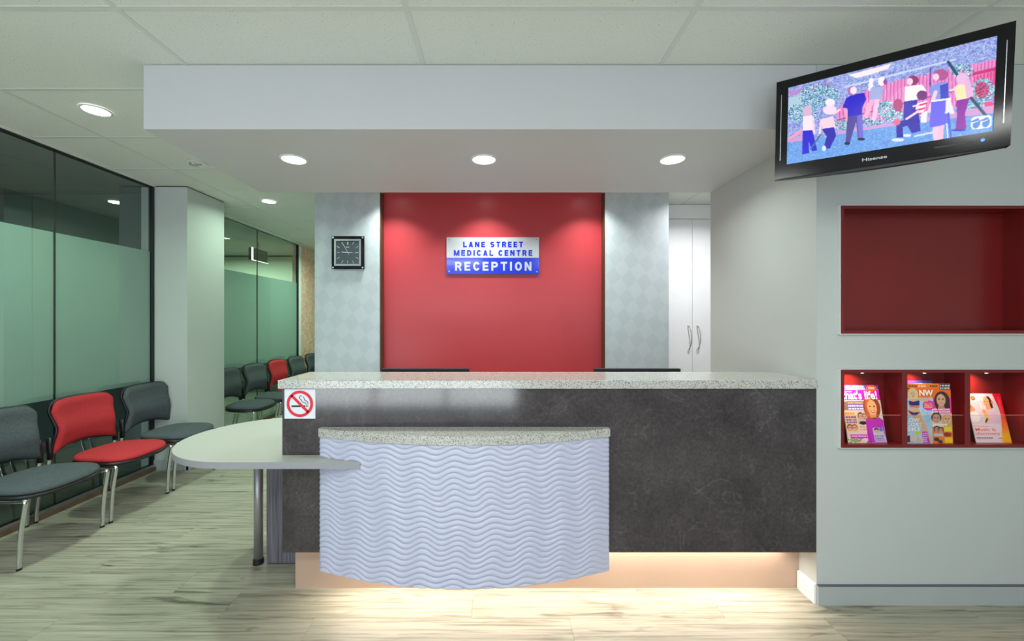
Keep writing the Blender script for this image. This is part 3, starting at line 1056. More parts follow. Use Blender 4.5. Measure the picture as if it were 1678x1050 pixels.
# wall clock on the papered pier
ck = thing('wall_clock', 'square black wall clock with silver inner frame on the papered pier', 'clock', (-1.478, PY - 0.02, 2.087))
cx0, cx1, cz0, cz1 = -1.633, -1.318, 1.928, 2.247
cxm, czm = (cx0 + cx1) / 2, (cz0 + cz1) / 2
obj('back_plate', B((cx0, PY - 0.030, cz0), (cx1, PY - 0.016, cz1), 0.001), M['black_gloss'], ck)
for dx in (-1, 1):
    for dz in (-1, 1):
        sc = obj('standoff', cyl(bmesh.new(), (cxm + dx * 0.143, PY - 0.017, czm + dz * 0.145), 0.0085, 0.034, 'y', 16), M['screw'], ck)
obj('movement_box', B((cxm - 0.08, PY - 0.0155, czm - 0.08), (cxm + 0.08, PY - 0.0005, czm + 0.08)), M['black'], ck)
q0, q1 = 0.129, 0.112
obj('inner_frame', Bs(((cxm - q0, PY - 0.040, czm - q0), (cxm - q1, PY - 0.0305, czm + q0)), ((cxm + q1, PY - 0.040, czm - q0), (cxm + q0, PY - 0.0305, czm + q0)),
                      ((cxm - q1, PY - 0.040, czm - q0), (cxm + q1, PY - 0.0305, czm - q1)), ((cxm - q1, PY - 0.040, czm + q1), (cxm + q1, PY - 0.0305, czm + q0))), M['alu'], ck)
dial = obj('dial', B((cxm - q1 + 0.0002, PY - 0.034, czm - q1 + 0.0002), (cxm + q1 - 0.0002, PY - 0.0305, czm + q1 - 0.0002)), mat('slate_dial', (62, 74, 80), 0.35, var=0.05), ck)
fr_ = plane_frame((cxm, PY - 0.0342, czm), (1, 0, 0), (0, 0, 1), (0, -1, 0))
bm = bmesh.new()
for h_ in range(12):
    a = 2 * PI * h_ / 12
    ux, uz = math.sin(a), math.cos(a)
    s_ = 0.104 / max(abs(ux), abs(uz))
    stroke([(ux * s_ * 0.74, uz * s_ * 0.74), (ux * s_, uz * s_)], 0.011 if h_ == 0 else 0.0045, 0.0004, bm)
obj('hour_mark', bm, M['screw'], ck, kind='stuff')
fr_ = plane_frame((cxm, PY - 0.0346, czm), (1, 0, 0), (0, 0, 1), (0, -1, 0))
bm = stroke([(0.012, -0.018), (-0.056, 0.100)], 0.0045, 0.0006)
obj('minute_hand', bm, M['screw'], ck)
bm = stroke([(0.045, -0.001), (-0.062, 0.004)], 0.0065, 0.0009)
obj('hour_hand', bm, M['screw'], ck)
bm = stroke([(-0.03, 0.0005), (0.10, -0.005)], 0.002, 0.0012)
obj('second_hand', bm, M['screw'], ck)
bm = bmesh.new()
bm.faces.new([bm.verts.new(fr_(a, b, 0.0004)) for a, b in ((-0.018, 0.048), (0.016, 0.048), (0.016, 0.055), (-0.018, 0.055))])
obj('maker_mark', bm, M['screw'], ck)


# ------------------------------------------------------------------ chairs
def seat_outline(k, n, gx=0.0):
    a = 2 * PI * k / n
    c, s = math.cos(a), math.sin(a)
    e = 2 / 3.0
    x = math.copysign(abs(c) ** e, c)
    y_ = math.copysign(abs(s) ** e, s)
    hw = 0.262 - 0.03 * (0.5 - 0.5 * x)
    return 0.105 + x * (0.222 + gx) - 0.02 * (1 - x) * 0, y_ * (hw + gx)


def seat_bm(z_top, z_bot, dome, gx, edge):
    bm = bmesh.new()
    n = 44
    prof = [(0.0, dome), (0.35, dome * 0.93), (0.6, dome * 0.74), (0.8, dome * 0.42), (0.92, dome * 0.15), (1 - edge, 0.0), (1.0, -(z_top - z_bot) * 0.4), (1.0, -(z_top - z_bot) * 0.75), (0.975, -(z_top - z_bot))]
    rings = []
    cx_ = 0.105
    for r, dz in prof:
        if r == 0:
            rings.append([bm.verts.new((cx_, 0, z_top + dz))])
            continue
        rg = []
        for k in range(n):
            x, y_ = seat_outline(k, n, gx)
            xx_ = cx_ + (x - cx_) * r
            fall = -0.014 * max(0, (xx_ - 0.15) / 0.18) ** 2
            rg.append(bm.verts.new((xx_, y_ * r, z_top + dz + fall)))
        rings.append(rg)
    for k in range(n):
        bm.faces.new((rings[0][0], rings[1][k], rings[1][(k + 1) % n]))
    for a, b in zip(rings[1:], rings[2:]):
        for k in range(n):
            bm.faces.new((a[k], b[k], b[(k + 1) % n], a[(k + 1) % n]))
    bm.faces.new(rings[-1])
    return bm


def back_surface(u, v, grow=0.0):
    """u -1..1 across, v 0..1 up -> x, y, z on the backrest's mid surface"""
    au = abs(u)
    zb = 0.478 + 0.048 * (1 - au ** 2.2) - grow
    zt = 0.858 - 0.012 * au ** 2 - 0.045 * au ** 9 + grow
    z = zb + (zt - zb) * v
    tt = (z - 0.48) / 0.375
    hw = 0.212 + 0.040 * max(0, (tt - 0.45) / 0.55) ** 1.4 + 0.028 * max(0, (0.45 - tt) / 0.45) ** 1.2 + grow
    if v > 0.9:
        hw -= 0.016 * ((v - 0.9) / 0.1) ** 2
    y_ = u * hw
    lum = math.exp(-((z - 0.64) / 0.085) ** 2)
    x = -0.205 + 0.038 * lum + 0.035 * max(0, (0.62 - z) / 0.14) * 0.6 + 0.030 * (au ** 2)
    return x, y_, z


def back_bm(off_front, off_back, grow, round_):
    bm = bmesh.new()
    nu, nv = 22, 14
    F, Bk = [], []
    for j in range(nv + 1):
        rf, rb = [], []
        for i in range(nu + 1):
            u, v_ = -1 + 2 * i / nu, j / nv
            x, y_, z = back_surface(u, v_, grow)
            e = min(1 - abs(u), v_ * 1.6, (1 - v_) * 1.6)
            bul = round_ * (1 - max(0, 1 - e / 0.14) ** 2)
            rf.append(bm.verts.new((x + off_front + bul, y_, z)))
            rb.append(bm.verts.new((x + off_back, y_, z)))
        F.append(rf)
        Bk.append(rb)
    for j in range(nv):
        for i in range(nu):
            bm.faces.new((F[j][i], F[j][i + 1], F[j + 1][i + 1], F[j + 1][i]))
            bm.faces.new((Bk[j][i], Bk[j + 1][i], Bk[j + 1][i + 1], Bk[j][i + 1]))
    loop = [(0, i) for i in range(nu)] + [(j, nu) for j in range(nv)] + [(nv, i) for i in range(nu, 0, -1)] + [(j, 0) for j in range(nv, 0, -1)]
    for p, q in zip(loop, loop[1:] + loop[:1]):
        bm.faces.new((F[p[0]][p[1]], F[q[0]][q[1]], Bk[q[0]][q[1]], Bk[p[0]][p[1]]))
    return bm


def make_chair(kind, label, group):
    fab = M['fabric_red'] if kind == 'red' else M['fabric_grey']
    t = thing('visitor_chair', label, 'chair', (0, 0, 0), group)
    obj('seat', seat_bm(0.452, 0.424, 0.026, 0.0, 0.035), fab, t, True, True)
    obj('seat_pan', seat_bm(0.4235, 0.400, 0.0, 0.004, 0.03), M['black'], t, True, True, label='black plastic pan under the seat')
    obj('backrest', back_bm(0.0, -0.012, 0.0, 0.020), fab, t, True, True)
    obj('back_shell', back_bm(-0.0125, -0.030, 0.008, 0.0), M['black'], t, True, True, label='black plastic shell behind the backrest')
    for s in (-1, 1):
        y_ = s * 0.247
        # front leg with its bent rail under the seat
        path = smooth_path([(0.258, y_, 0.012), (0.268, y_, 0.22), (0.292, y_, 0.36), (0.296, y_ * 0.995, 0.3965), (0.262, y_ * 0.975, 0.3875), (0.14, y_ * 0.93, 0.386), (-0.04, y_ * 0.90, 0.386)], it=2)
        g = obj('leg', tube(bmesh.new(), path, 0.0115, 12, 0.0125), M['chrome'], t, True, True)
        obj('foot', cyl(bmesh.new(), (0.258, y_, 0.006), 0.0125, 0.0119, seg=12), M['black'], g, True)
        path = smooth_path([(-0.268, y_ * 1.01, 0.012), (-0.262, y_, 0.14), (-0.225, y_, 0.30), (-0.185, y_, 0.40), (-0.176, y_, 0.46)], it=2)
        g = obj('leg', tube(bmesh.new(), path, 0.0115, 12, 0.0125), M['chrome'], t, True, True)
        obj('foot', cyl(bmesh.new(), (-0.268, y_ * 1.01, 0.006), 0.0125, 0.0119, seg=12), M['black'], g, True)
        path = [(-0.172, y_, 0.445), (-0.172, y_, 0.50), (-0.178, y_, 0.56), (-0.183, y_ * 0.99, 0.60)]
        obj('back_post', tube(bmesh.new(), path, 0.019, 12, 0.0135), M['black'], t, True, True, label='black sleeve carrying the backrest')
    return t


def dup(root, loc, label, group):
    r = root.copy()
    C.objects.link(r)
    r.location = loc
    r['label'] = label
    r['group'] = group
    for ch in list(root.children):
        c = ch.copy()
        C.objects.link(c)
        c.parent = r
        for g in ch.children:
            d = g.copy()
            C.objects.link(d)
            d.parent = c
    return r


G1, G2 = 'visitor chairs along the first glass partition', 'visitor chairs along the second glass partition'
grey0 = make_chair('grey', 'charcoal chair nearest the viewer, cut by the picture edge, before the frosted glass', G1)
red0 = make_chair('red', 'red chair between two charcoal chairs along the first glass partition', G1)
CXR = -3.012
grey0.location = (CXR, 2.607, 0)
red0.location = (CXR, 3.163, 0)
dup(grey0, (CXR, 3.722, 0), 'charcoal chair in front of the white column, beside the first red chair', G1)
dup(grey0, (CXR - 0.06, 4.90, 0), 'charcoal chair just past the white column, half hidden by it', G2)
dup(grey0, (CXR - 0.06, 5.46, 0), 'charcoal chair on the near side of the far red chair', G2)
dup(red0, (CXR - 0.06, 6.02, 0), 'far red chair beyond the white column, behind the countertop end', G2)
dup(grey0, (CXR - 0.06, 6.58, 0), 'charcoal chair directly beyond the far red chair', G2)
dup(grey0, (CXR - 0.06, 7.14, 0), 'charcoal chair below the coral wallpaper, farthest of the row', G2)

# ------------------------------------------------------------------ racks on the right wall
NF = 2.061           # their front plane
BKY = 2.165
un = thing('display_niche', 'empty dark red recessed display box under the wall screen', 'display box', (2.17, D1, UZ0))


def carcass(root, z0, z1, t_=0.020):
    e = 0.004
    obj('outer_frame', Bs(((NX0 + 0.0005, NF + 0.002, z0 + 0.0005), (NX0 + e, BKY, z1 - 0.0005)), ((NX1 - e, NF + 0.002, z0 + 0.0005), (NX1 - 0.0005, BKY, z1 - 0.0005)),
                          ((NX0 + e, NF + 0.002, z1 - e), (NX1 - e, BKY, z1 - 0.0005)), ((NX0 + e, NF + 0.002, z0 + 0.0005), (NX1 - e, BKY, z0 + e))), M['rack_edge'], root, label='pale outer lip')
    e2 = e + 0.0002
    obj('side_panel', B((NX0 + e2, NF, z0 + e2), (NX0 + t_, BKY, z1 - e2)), M['rack_red'], root)
    obj('side_panel', B((NX1 - t_, NF, z0 + e2), (NX1 - e2, BKY, z1 - e2)), M['rack_red'], root)
    obj('top_panel', B((NX0 + t_ + 0.0001, NF, z1 - t_), (NX1 - t_ - 0.0001, BKY, z1 - e2)), M['rack_red'], root)
    obj('bottom_panel', B((NX0 + t_ + 0.0001, NF, z0 + e2), (NX1 - t_ - 0.0001, BKY, z0 + t_)), M['rack_red'], root)
    obj('back_panel', B((NX0 + t_ + 0.0002, BKY - 0.008, z0 + t_ + 0.0002), (NX1 - t_ - 0.0002, BKY, z1 - t_ - 0.0002)), M['rack_red'], root)


carcass(un, UZ0, UZ1)
rk = thing('magazine_rack', 'dark red recessed magazine rack with three lit compartments', 'magazine rack', (2.17, D1, LZ0))
carcass(rk, LZ0, LZ1)
d_x = [(1478 - 820) * NF / 676, (1487 - 820) * NF / 676]
d2_x = [(1581 - 820) * NF / 676, (1590 - 820) * NF / 676]
for a, b in (d_x, d2_x):
    obj('divider', B((a, NF, LZ0 + 0.0202), (b, BKY - 0.0082, LZ1 - 0.0202)), M['rack_red'], rk)
cells = [(NX0 + 0.0202, d_x[0] - 0.0002), (d_x[1] + 0.0002, d2_x[0] - 0.0002), (d2_x[1] + 0.0002, NX1 - 0.0202)]
for a, b in cells:
    p = obj('acrylic_guard', B((a + 0.001, NF + 0.006, LZ0 + 0.0202), (b - 0.001, NF + 0.009, LZ0 + 0.165)), M['acrylic'], rk, label='clear acrylic guard')
    obj('guard_edge', B((a + 0.001, NF + 0.0058, LZ0 + 0.1652), (b - 0.001, NF + 0.0092, LZ0 + 0.1665)), M['acrylic_edge_highlight'], p)
    cx_ = a + 0.115
    sp = obj('spot', cyl(bmesh.new(), (cx_, NF + 0.03, LZ1 - 0.0225), 0.009, 0.0045, seg=16), M['chrome'], rk, label='tiny puck light')
    obj('bulb', cyl(bmesh.new(), (cx_, NF + 0.03, LZ1 - 0.0253), 0.006, 0.001, seg=12), M['tiny_led'], sp)
    area('rack_spot', (cx_ - 0.02, NF + 0.035, LZ1 - 0.028), (math.radians(22), math.radians(0), 0), 0.012, 0.012, 0.44, (1, 0.64, 0.38), 120, 'DISK')

# ------------------------------------------------------------------ magazines
MW, MH = 120, 165


def mag_canvas(base):
    PX, PYy = np.meshgrid(np.linspace(0, 1, MW), np.linspace(0, 1, MH))
    return Canvas(PX, PYy, base)


def face(cv, x, y, rx, ry, skin, hair, long_=True):
    if long_:
        cv.ell(x, y + ry * 0.35, rx * 1.7, ry * 1.65, hair)
    else:
        cv.ell(x, y - ry * 0.25, rx * 1.3, ry * 1.15, hair)
    cv.ell(x, y, rx, ry, skin)
    dk = tuple(c * 0.45 for c in skin)
    for s in (-1, 1):
        cv.ell(x + s * rx * 0.42, y - ry * 0.1, rx * 0.2, ry * 0.08, (40, 25, 25))
        cv.line((x + s * rx * 0.22, y - ry * 0.30), (x + s * rx * 0.65, y - ry * 0.30), 0.006, dk)
    cv.line((x, y - ry * 0.02), (x + rx * 0.08, y + ry * 0.25), 0.007, tuple(c * 0.8 for c in skin))
    cv.ell(x, y + ry * 0.52, rx * 0.40, ry * 0.13, (190, 50, 60))
    cv.ell(x, y + ry * 0.49, rx * 0.32, ry * 0.06, (250, 240, 235))


def bars(cv, x0, y0, x1, y1, nrow, col, seed):
    r = random.Random(seed)
    hh = (y1 - y0) / nrow
    for i in range(nrow):
        x = x0
        while x < x1 - 0.01:
            w = min(r.uniform(0.02, 0.07), x1 - x)
            cv.rect(x, y0 + i * hh + hh * 0.2, x + w, y0 + i * hh + hh * 0.78, col)
            x += w + 0.012


def cover_one():
    cv = mag_canvas((232, 214, 200))
    cv.rect(0, 0, 1, 0.085, (112, 70, 190))
    cv.rect(0, 0, 0.08, 0.085, (40, 30, 70))
    bars(cv, 0.12, 0.01, 0.64, 0.08, 2, (240, 232, 244), 1)
    cv.rect(0, 0.087, 1, 0.265, (236, 20, 196))
    cv.ell(0.82, 0.055, 0.14, 0.06, (246, 104, 24))
    cv.rect(0.14, 0.105, 0.28, 0.128, (250, 190, 40))
    cv.rect(0.0, 0.29, 0.12, 0.44, (150, 120, 105))
    cv.rect(0.12, 0.285, 0.55, 0.44, (104, 76, 190))
    bars(cv, 0.13, 0.29, 0.54, 0.34, 1, (250, 196, 60), 2)
    bars(cv, 0.13, 0.34, 0.54, 0.44, 2, (238, 232, 244), 3)
    cv.rect(0, 0.46, 0.32, 0.82, (240, 206, 150))
    bars(cv, 0.02, 0.475, 0.27, 0.53, 1, (244, 130, 40), 4)
    bars(cv, 0.03, 0.54, 0.30, 0.67, 3, (120, 70, 170), 5)
    cv.rect(0.33, 0.46, 0.58, 0.68, (206, 186, 172))
    face(cv, 0.42, 0.55, 0.055, 0.05, (228, 180, 150), (60, 40, 34), False)
    face(cv, 0.52, 0.56, 0.045, 0.045, (228, 180, 150), (150, 60, 40), False)
    cv.ell(0.46, 0.66, 0.10, 0.03, (40, 40, 44))
    face(cv, 0.10, 0.75, 0.06, 0.05, (232, 170, 140), (90, 60, 40), False)
    face(cv, 0.22, 0.75, 0.06, 0.05, (232, 170, 140), (150, 90, 60), False)
    bars(cv, 0.36, 0.71, 0.56, 0.79, 2, (240, 150, 120), 6)
    cv.rect(0.08, 0.855, 0.62, 0.915, (236, 20, 196))
    bars(cv, 0.11, 0.865, 0.60, 0.905, 1, (250, 230, 246), 7)
    cv.ell(0.16, 0.955, 0.12, 0.035, (130, 190, 60))
    cv.blotch(cv.Y > 0.92, [(240, 240, 240), (60, 40, 60), (170, 120, 190)], 0.35, 3)
    # woman in a magenta jumper
    cv.poly([(0.52, 1), (0.54, 0.60), (0.60, 0.565), (0.90, 0.565), (1, 0.62), (1, 1)], (196, 36, 200))
    cv.poly([(0.58, 0.66), (0.60, 1.0), (0.56, 1.0)], (160, 20, 170))
    cv.poly([(0.66, 0.52), (0.84, 0.52), (0.86, 0.585), (0.64, 0.585)], (240, 164, 112))
    cv.ell(0.75, 0.39, 0.225, 0.205, (150, 66, 34))
    cv.ell(0.67, 0.42, 0.10, 0.20, (196, 92, 48))
    cv.poly([(0.66, 0.45), (0.85, 0.45), (0.83, 0.57), (0.67, 0.57)], (236, 152, 104))
    cv.ell(0.755, 0.395, 0.125, 0.135, (246, 172, 116))
    cv.ell(0.70, 0.375, 0.025, 0.010, (60, 34, 30))
    cv.ell(0.81, 0.375, 0.025, 0.010, (60, 34, 30))
    cv.ell(0.765, 0.462, 0.055, 0.020, (180, 40, 50))
    cv.ell(0.765, 0.458, 0.045, 0.010, (250, 244, 240))
    # inset book
    cv.poly([(0.68, 0.745), (0.95, 0.735), (1, 0.985), (0.70, 0.985)], (200, 198, 214))
    cv.ell(0.78, 0.775, 0.06, 0.03, (50, 40, 50))
    cv.ell(0.78, 0.80, 0.045, 0.03, (230, 170, 150))
    cv.ell(0.90, 0.77, 0.05, 0.035, (110, 110, 210))
    bars(cv, 0.71, 0.87, 0.95, 0.97, 3, (130, 90, 200), 8)
    return cv.soften()


def cover_two():
    cv = mag_canvas((172, 208, 228))
    cv.blotch(cv.X >= 0, [(186, 216, 232), (160, 200, 224)], 0.4, 6)
    cv.rect(0, 0, 1, 0.235, (244, 112, 30))
    cv.rect(0, 0.02, 0.10, 0.09, (50, 50, 66))
    cv.rect(0, 0, 0.75, 0.07, (244, 130, 40))
    bars(cv, 0.09, 0.025, 0.27, 0.06, 1, (40, 24, 30), 11)
    bars(cv, 0.29, 0.02, 0.46, 0.065, 1, (250, 200, 180), 12)
    bars(cv, 0.55, 0.03, 0.72, 0.06, 1, (60, 30, 30), 13)
    cv.rect(0.76, 0.005, 1, 0.10, (60, 44, 48))
    bars(cv, 0.77, 0.01, 0.99, 0.10, 2, (236, 232, 232), 14)
    # brunette portrait
    cv.rect(0.60, 0.235, 1, 0.52, (236, 60, 170))
    cv.ell(0.80, 0.30, 0.17, 0.17, (62, 36, 28))
    cv.rect(0.66, 0.30, 0.97, 0.45, (62, 36, 28))
    cv.poly([(0.72, 0.36), (0.84, 0.36), (0.86, 0.44), (0.70, 0.44)], (196, 140, 112))
    face(cv, 0.78, 0.275, 0.10, 0.10, (224, 168, 138), (62, 36, 28), False)
    cv.ell(0.50, 0.365, 0.13, 0.085, (238, 40, 170))
    bars(cv, 0.41, 0.325, 0.58, 0.41, 3, (252, 206, 70), 15)
    cv.rect(0.60, 0.415, 1, 0.50, (236, 40, 150))
    # lower faces
    cv.rect(0.56, 0.50, 1, 0.72, (226, 206, 190))
    face(cv, 0.66, 0.585, 0.085, 0.075, (216, 160, 132), (40, 30, 28), False)
    face(cv, 0.90, 0.60, 0.075, 0.07, (238, 190, 150), (220, 180, 100), True)
    bars(cv, 0.57, 0.66, 0.90, 0.72, 1, (238, 238, 240), 16)
    cv.rect(0.56, 0.72, 1, 1, (240, 126, 50))
    face(cv, 0.66, 0.775, 0.055, 0.05, (206, 150, 120), (40, 26, 24), False)
    face(cv, 0.74, 0.79, 0.05, 0.045, (216, 160, 130), (60, 36, 30), False)
    cv.rect(0.58, 0.83, 0.80, 0.88, (200, 196, 198))
    cv.rect(0.82, 0.72, 0.99, 0.80, (236, 226, 40))
    cv.rect(0.82, 0.90, 0.99, 0.99, (244, 214, 20))
    cv.ell(0.88, 0.85, 0.09, 0.035, (150, 50, 40))
    cv.ell(0.64, 0.93, 0.06, 0.03, (70, 30, 30))
    cv.ell(0.72, 0.97, 0.05, 0.03, (60, 40, 50))
    bars(cv, 0.60, 0.88, 0.72, 0.91, 1, (250, 90, 30), 17)
    # woman in a navy two piece
    sk = (226, 176, 130)
    cv.ell(0.17, 0.19, 0.115, 0.115, (226, 200, 150))
    cv.line((0.32, 0.245), (0.46, 0.285), 0.05, sk)
    cv.line((0.46, 0.285), (0.56, 0.235), 0.045, sk)
    cv.poly([(0.08, 0.26), (0.30, 0.25), (0.32, 0.36), (0.27, 0.42), (0.33, 0.50), (0.30, 0.56), (0.03, 0.53), (0.08, 0.40)], sk)
    cv.poly([(0.14, 0.54), (0.32, 0.53), (0.42, 0.70), (0.56, 0.985), (0.49, 0.985), (0.33, 0.74)], sk)
    cv.ell(0.17, 0.175, 0.062, 0.07, (232, 184, 144))
    cv.ell(0.145, 0.165, 0.012, 0.006, (60, 40, 36))
    cv.ell(0.195, 0.165, 0.012, 0.006, (60, 40, 36))
    cv.ell(0.17, 0.21, 0.022, 0.008, (200, 70, 70))
    cv.poly([(0.07, 0.285), (0.17, 0.305), (0.31, 0.28), (0.30, 0.37), (0.08, 0.365)], (44, 40, 124))
    cv.line((0.09, 0.385), (0.29, 0.395), 0.012, (200, 40, 60))
    cv.poly([(0.02, 0.44), (0.17, 0.485), (0.31, 0.475), (0.22, 0.535), (0.14, 0.53)], (44, 40, 124))
    cv.poly([(0.0, 0.88), (0.06, 0.86), (0.14, 0.98), (0.0, 0.98)], (40, 40, 90))
    cv.rect(0.06, 0.86, 0.16, 0.97, (224, 196, 176))
    cv.ell(0.25, 0.815, 0.06, 0.035, (210, 214, 30))
    cv.poly([(0.2, 0.97), (0.24, 0.86), (0.31, 0.97)], (240, 180, 130))
    cv.poly([(0.33, 0.80), (0.44, 0.80), (0.50, 0.99), (0.34, 0.99)], (196, 50, 190))
    bars(cv, 0.34, 0.82, 0.45, 0.98, 5, (236, 210, 240), 18)
    return cv.soften()


def cover_three():
    cv = mag_canvas((222, 204, 212))
    cv.rect(0, 0, 1, 0.25, (216, 190, 202))
    cv.blotch(cv.Y < 0.6, [(226, 212, 220), (214, 198, 210)], 0.4, 8)
    cv.ell(0.06, 0.32, 0.11, 0.07, (232, 150, 110))
    cv.ell(0.04, 0.27, 0.06, 0.035, (200, 120, 90))
    cv.poly([(0, 0.38), (0.18, 0.36), (0.28, 0.50), (0.20, 0.58), (0, 0.58)], (232, 226, 234))
    # woman in a pale blouse
    cv.ell(0.60, 0.17, 0.10, 0.115, (44, 32, 36))
    cv.rect(0.63, 0.20, 0.70, 0.30, (44, 32, 36))
    cv.poly([(0.50, 0.24), (0.62, 0.22), (0.66, 0.34), (0.50, 0.36)], (240, 156, 110))
    cv.poly([(0.40, 0.60), (0.46, 0.36), (0.62, 0.32), (0.78, 0.38), (0.82, 0.66), (0.70, 0.75), (0.42, 0.72)], (224, 190, 212))
    cv.ell(0.545, 0.175, 0.085, 0.105, (246, 160, 108))
    cv.ell(0.51, 0.165, 0.012, 0.008, (60, 40, 40))
    cv.ell(0.58, 0.165, 0.012, 0.008, (60, 40, 40))
    cv.ell(0.54, 0.235, 0.022, 0.008, (200, 60, 60))
    cv.ell(0.70, 0.185, 0.035, 0.025, (250, 110, 30))
    cv.line((0.44, 0.38), (0.47, 0.52), 0.10, (226, 190, 110))
    cv.ell(0.42, 0.37, 0.06, 0.045, (240, 156, 100))
    cv.line((0.40, 0.58), (0.46, 0.52), 0.04, (80, 70, 60))
    cv.poly([(0, 0.62), (0.80, 0.62), (0.86, 1), (0, 1)], (228, 212, 222))
    bars(cv, 0.04, 0.885, 0.50, 0.93, 2, (150, 120, 140), 21)
    cv.rect(0.66, 0.90, 0.78, 0.915, (220, 90, 90))
    cv.ell(0.745, 0.955, 0.03, 0.022, (250, 190, 30))
    cv.ell(0.185, 0.095, 0.055, 0.045, (226, 40, 20))
    cv.ell(0.185, 0.095, 0.028, 0.023, (250, 150, 40))
    # red-to-amber wavy flank
    edge = 0.80 + 0.06 * np.sin((cv.Y - 0.12) * 5.4) + 0.02 * cv.Y
    msk = cv.X > edge
    k = np.clip((cv.Y - 0.35) / 0.5, 0, 1)[..., None]
    cv.im = np.where(msk[..., None], (1 - k) * np.array([232, 14, 44]) + k * np.array([250, 176, 10]), cv.im)
    for i in range(20):
        yy = 0.08 + i * 0.03
        cv.rect(0.885, yy, 0.95, yy + 0.006, (250, 170, 120))
    return cv.soften()


def magazine(label, x0, w, h, yb, yt, img, texts, zbase=LZ0 + 0.0205, thick=0.005, name='magazine'):
    lean = math.asin((yt - yb) / h)
    up = Vector((0, math.sin(lean), math.cos(lean)))
    nr = Vector((0, -math.cos(lean), math.sin(lean)))
    t_ = thing(name, label, 'magazine', (x0 + w / 2, yb, zbase), 'magazines in the red rack')
    f_ = plane_frame((x0, yb, zbase), (1, 0, 0), up, nr)
    bm = bmesh.new()
    vs = [bm.verts.new(f_(a, b, c)) for a in (0, w) for b in (0.0012, h) for c in (-thick, -0.0004)]
    for q in ((0, 1, 3, 2), (4, 6, 7, 5), (0, 4, 5, 1), (2, 3, 7, 6), (0, 2, 6, 4), (1, 5, 7, 3)):
        bm.faces.new([vs[i] for i in q])
    obj('pages', bm, M['paper'], t_)
    painted_grid('front_cover', img, f_, w, h, M['cover'], t_)
    for s, x0_, x1_, y0_, y1_, m, bold in texts:
        g = lambda u, v_, d, x0_=x0_, y1_=y1_: f_(x0_ * w + u, (1 - y1_) * h + v_, d)
        obj('lettering', text_bm(s, (x1_ - x0_) * w, (y1_ - y0_) * h, g, bold, 0.0005), m, t_)
    return t_


pw = mat('print_white', (250, 246, 248), 0.4)
po = mat('print_coral', (238, 110, 84), 0.4)
pd = mat('print_dark', (70, 30, 50), 0.4)
magazine('magazine with woman in a magenta jumper in the first rack compartment', 1.762, 0.195, 0.290, 2.088, 2.140, cover_one(),
         [("that's life!", -0.0, 0.93, 0.098, 0.255, pw, 0.03), ('FREE', 0.74, 0.90, 0.035, 0.075, pw, 0.02)])
magazine('celebrity magazine with woman in a navy two piece, middle compartment', 2.050, 0.231, 0.300, 2.078, 2.092, cover_two(),
         [('NW', 0.31, 0.61, 0.105, 0.205, pw, 0.03), ('LOW', -0.0, 0.29, 0.575, 0.64, pw, 0.015), ('COST', 0.0, 0.34, 0.655, 0.715, pw, 0.015), ('SKI', 0.0, 0.27, 0.73, 0.795, pw, 0.015),
          ('HER AMAZING', 0.58, 0.96, 0.418, 0.448, pw, 0.03), ('BABY SHOWER', 0.57, 0.97, 0.458, 0.488, pw, 0.03)])
magazine('pale booklet with red and amber flank in the compartment nearest the picture edge', 2.412, 0.180, 0.246, 2.090, 2.140, cover_three(),
         [('Music is', 0.05, 0.62, 0.70, 0.765, po, 0.01), ('discovery', 0.05, 0.72, 0.785, 0.86, po, 0.01), ('Everything is', 0.05, 0.52, 0.655, 0.682, po, 0.0)], thick=0.003, name='booklet')
PX, PYy = np.meshgrid(np.linspace(0, 1, 24), np.linspace(0, 1, 30))
cvb = Canvas(PX, PYy, (52, 50, 120))
cvb.rect(0, 0, 0.5, 1, (90, 40, 130))
magazine('blue magazine tucked behind the celebrity magazine, only its top edge showing', 2.0385, 0.200, 0.312, 2.094, 2.137, cvb.im, [])

# ------------------------------------------------------------------ television
TVW, TVH = 0.725, 0.4457
r_ = Vector((0.81935795, -0.57293508, -0.01994838))
u_ = Vector((-0.00648103, -0.0440519, 0.99900822))
b_ = r_.cross(u_) * -1
b_ = Vector((0.57324562, 0.81841604, 0.03980748))
R3 = Matrix((r_, b_, u_)).transposed()
tv = thing('television', 'black wall television tilted on a bracket, showing people on a lawn', 'television', (1.58547, 1.72361, 2.30386), rot=R3.to_euler())
hw, hh = TVW / 2, TVH / 2
# lit picture: corners traced in the bezel's own plane
TL, TR, BR, BL = (50, 440), (1550, 55), (1515, 805), (45, 1045)
OUT = [(-30, 424), (1682, -26), (1640, 874), (-40, 1106)]


def homog(src, dst):
    A = []
    for (x, y_), (u, v_) in zip(src, dst):
        A.append([x, y_, 1, 0, 0, 0, -u * x, -u * y_, -u])
        A.append([0, 0, 0, x, y_, 1, -v_ * x, -v_ * y_, -v_])
    return np.linalg.svd(np.array(A, float))[2][-1].reshape(3, 3)


# screen rectangle in local metres
SX0, SX1, SZ0, SZ1 = -hw + 0.046, hw - 0.044, -hh + 0.062, hh - 0.036
Wn, Hn = 420, 240
Hm = homog([(0, 0), (1, 0), (1, 1), (0, 1)], [TL, TR, BR, BL])
U_, V_ = np.meshgrid(np.linspace(0, 1, Wn), np.linspace(0, 1, Hn))
den = Hm[2, 0] * U_ + Hm[2, 1] * V_ + Hm[2, 2]
cv = Canvas((Hm[0, 0] * U_ + Hm[0, 1] * V_ + Hm[0, 2]) / den, (Hm[1, 0] * U_ + Hm[1, 1] * V_ + Hm[1, 2]) / den, (140, 150, 214))
ALL = cv.X > -1e9
WHITE, TEAL, LAV, VIO = (214, 226, 250), (96, 160, 190), (168, 166, 232), (92, 84, 176)
cv.blotch(ALL, [(170, 182, 232), (120, 158, 206), LAV, (118, 116, 200), (150, 170, 226)], 0.75, 4)
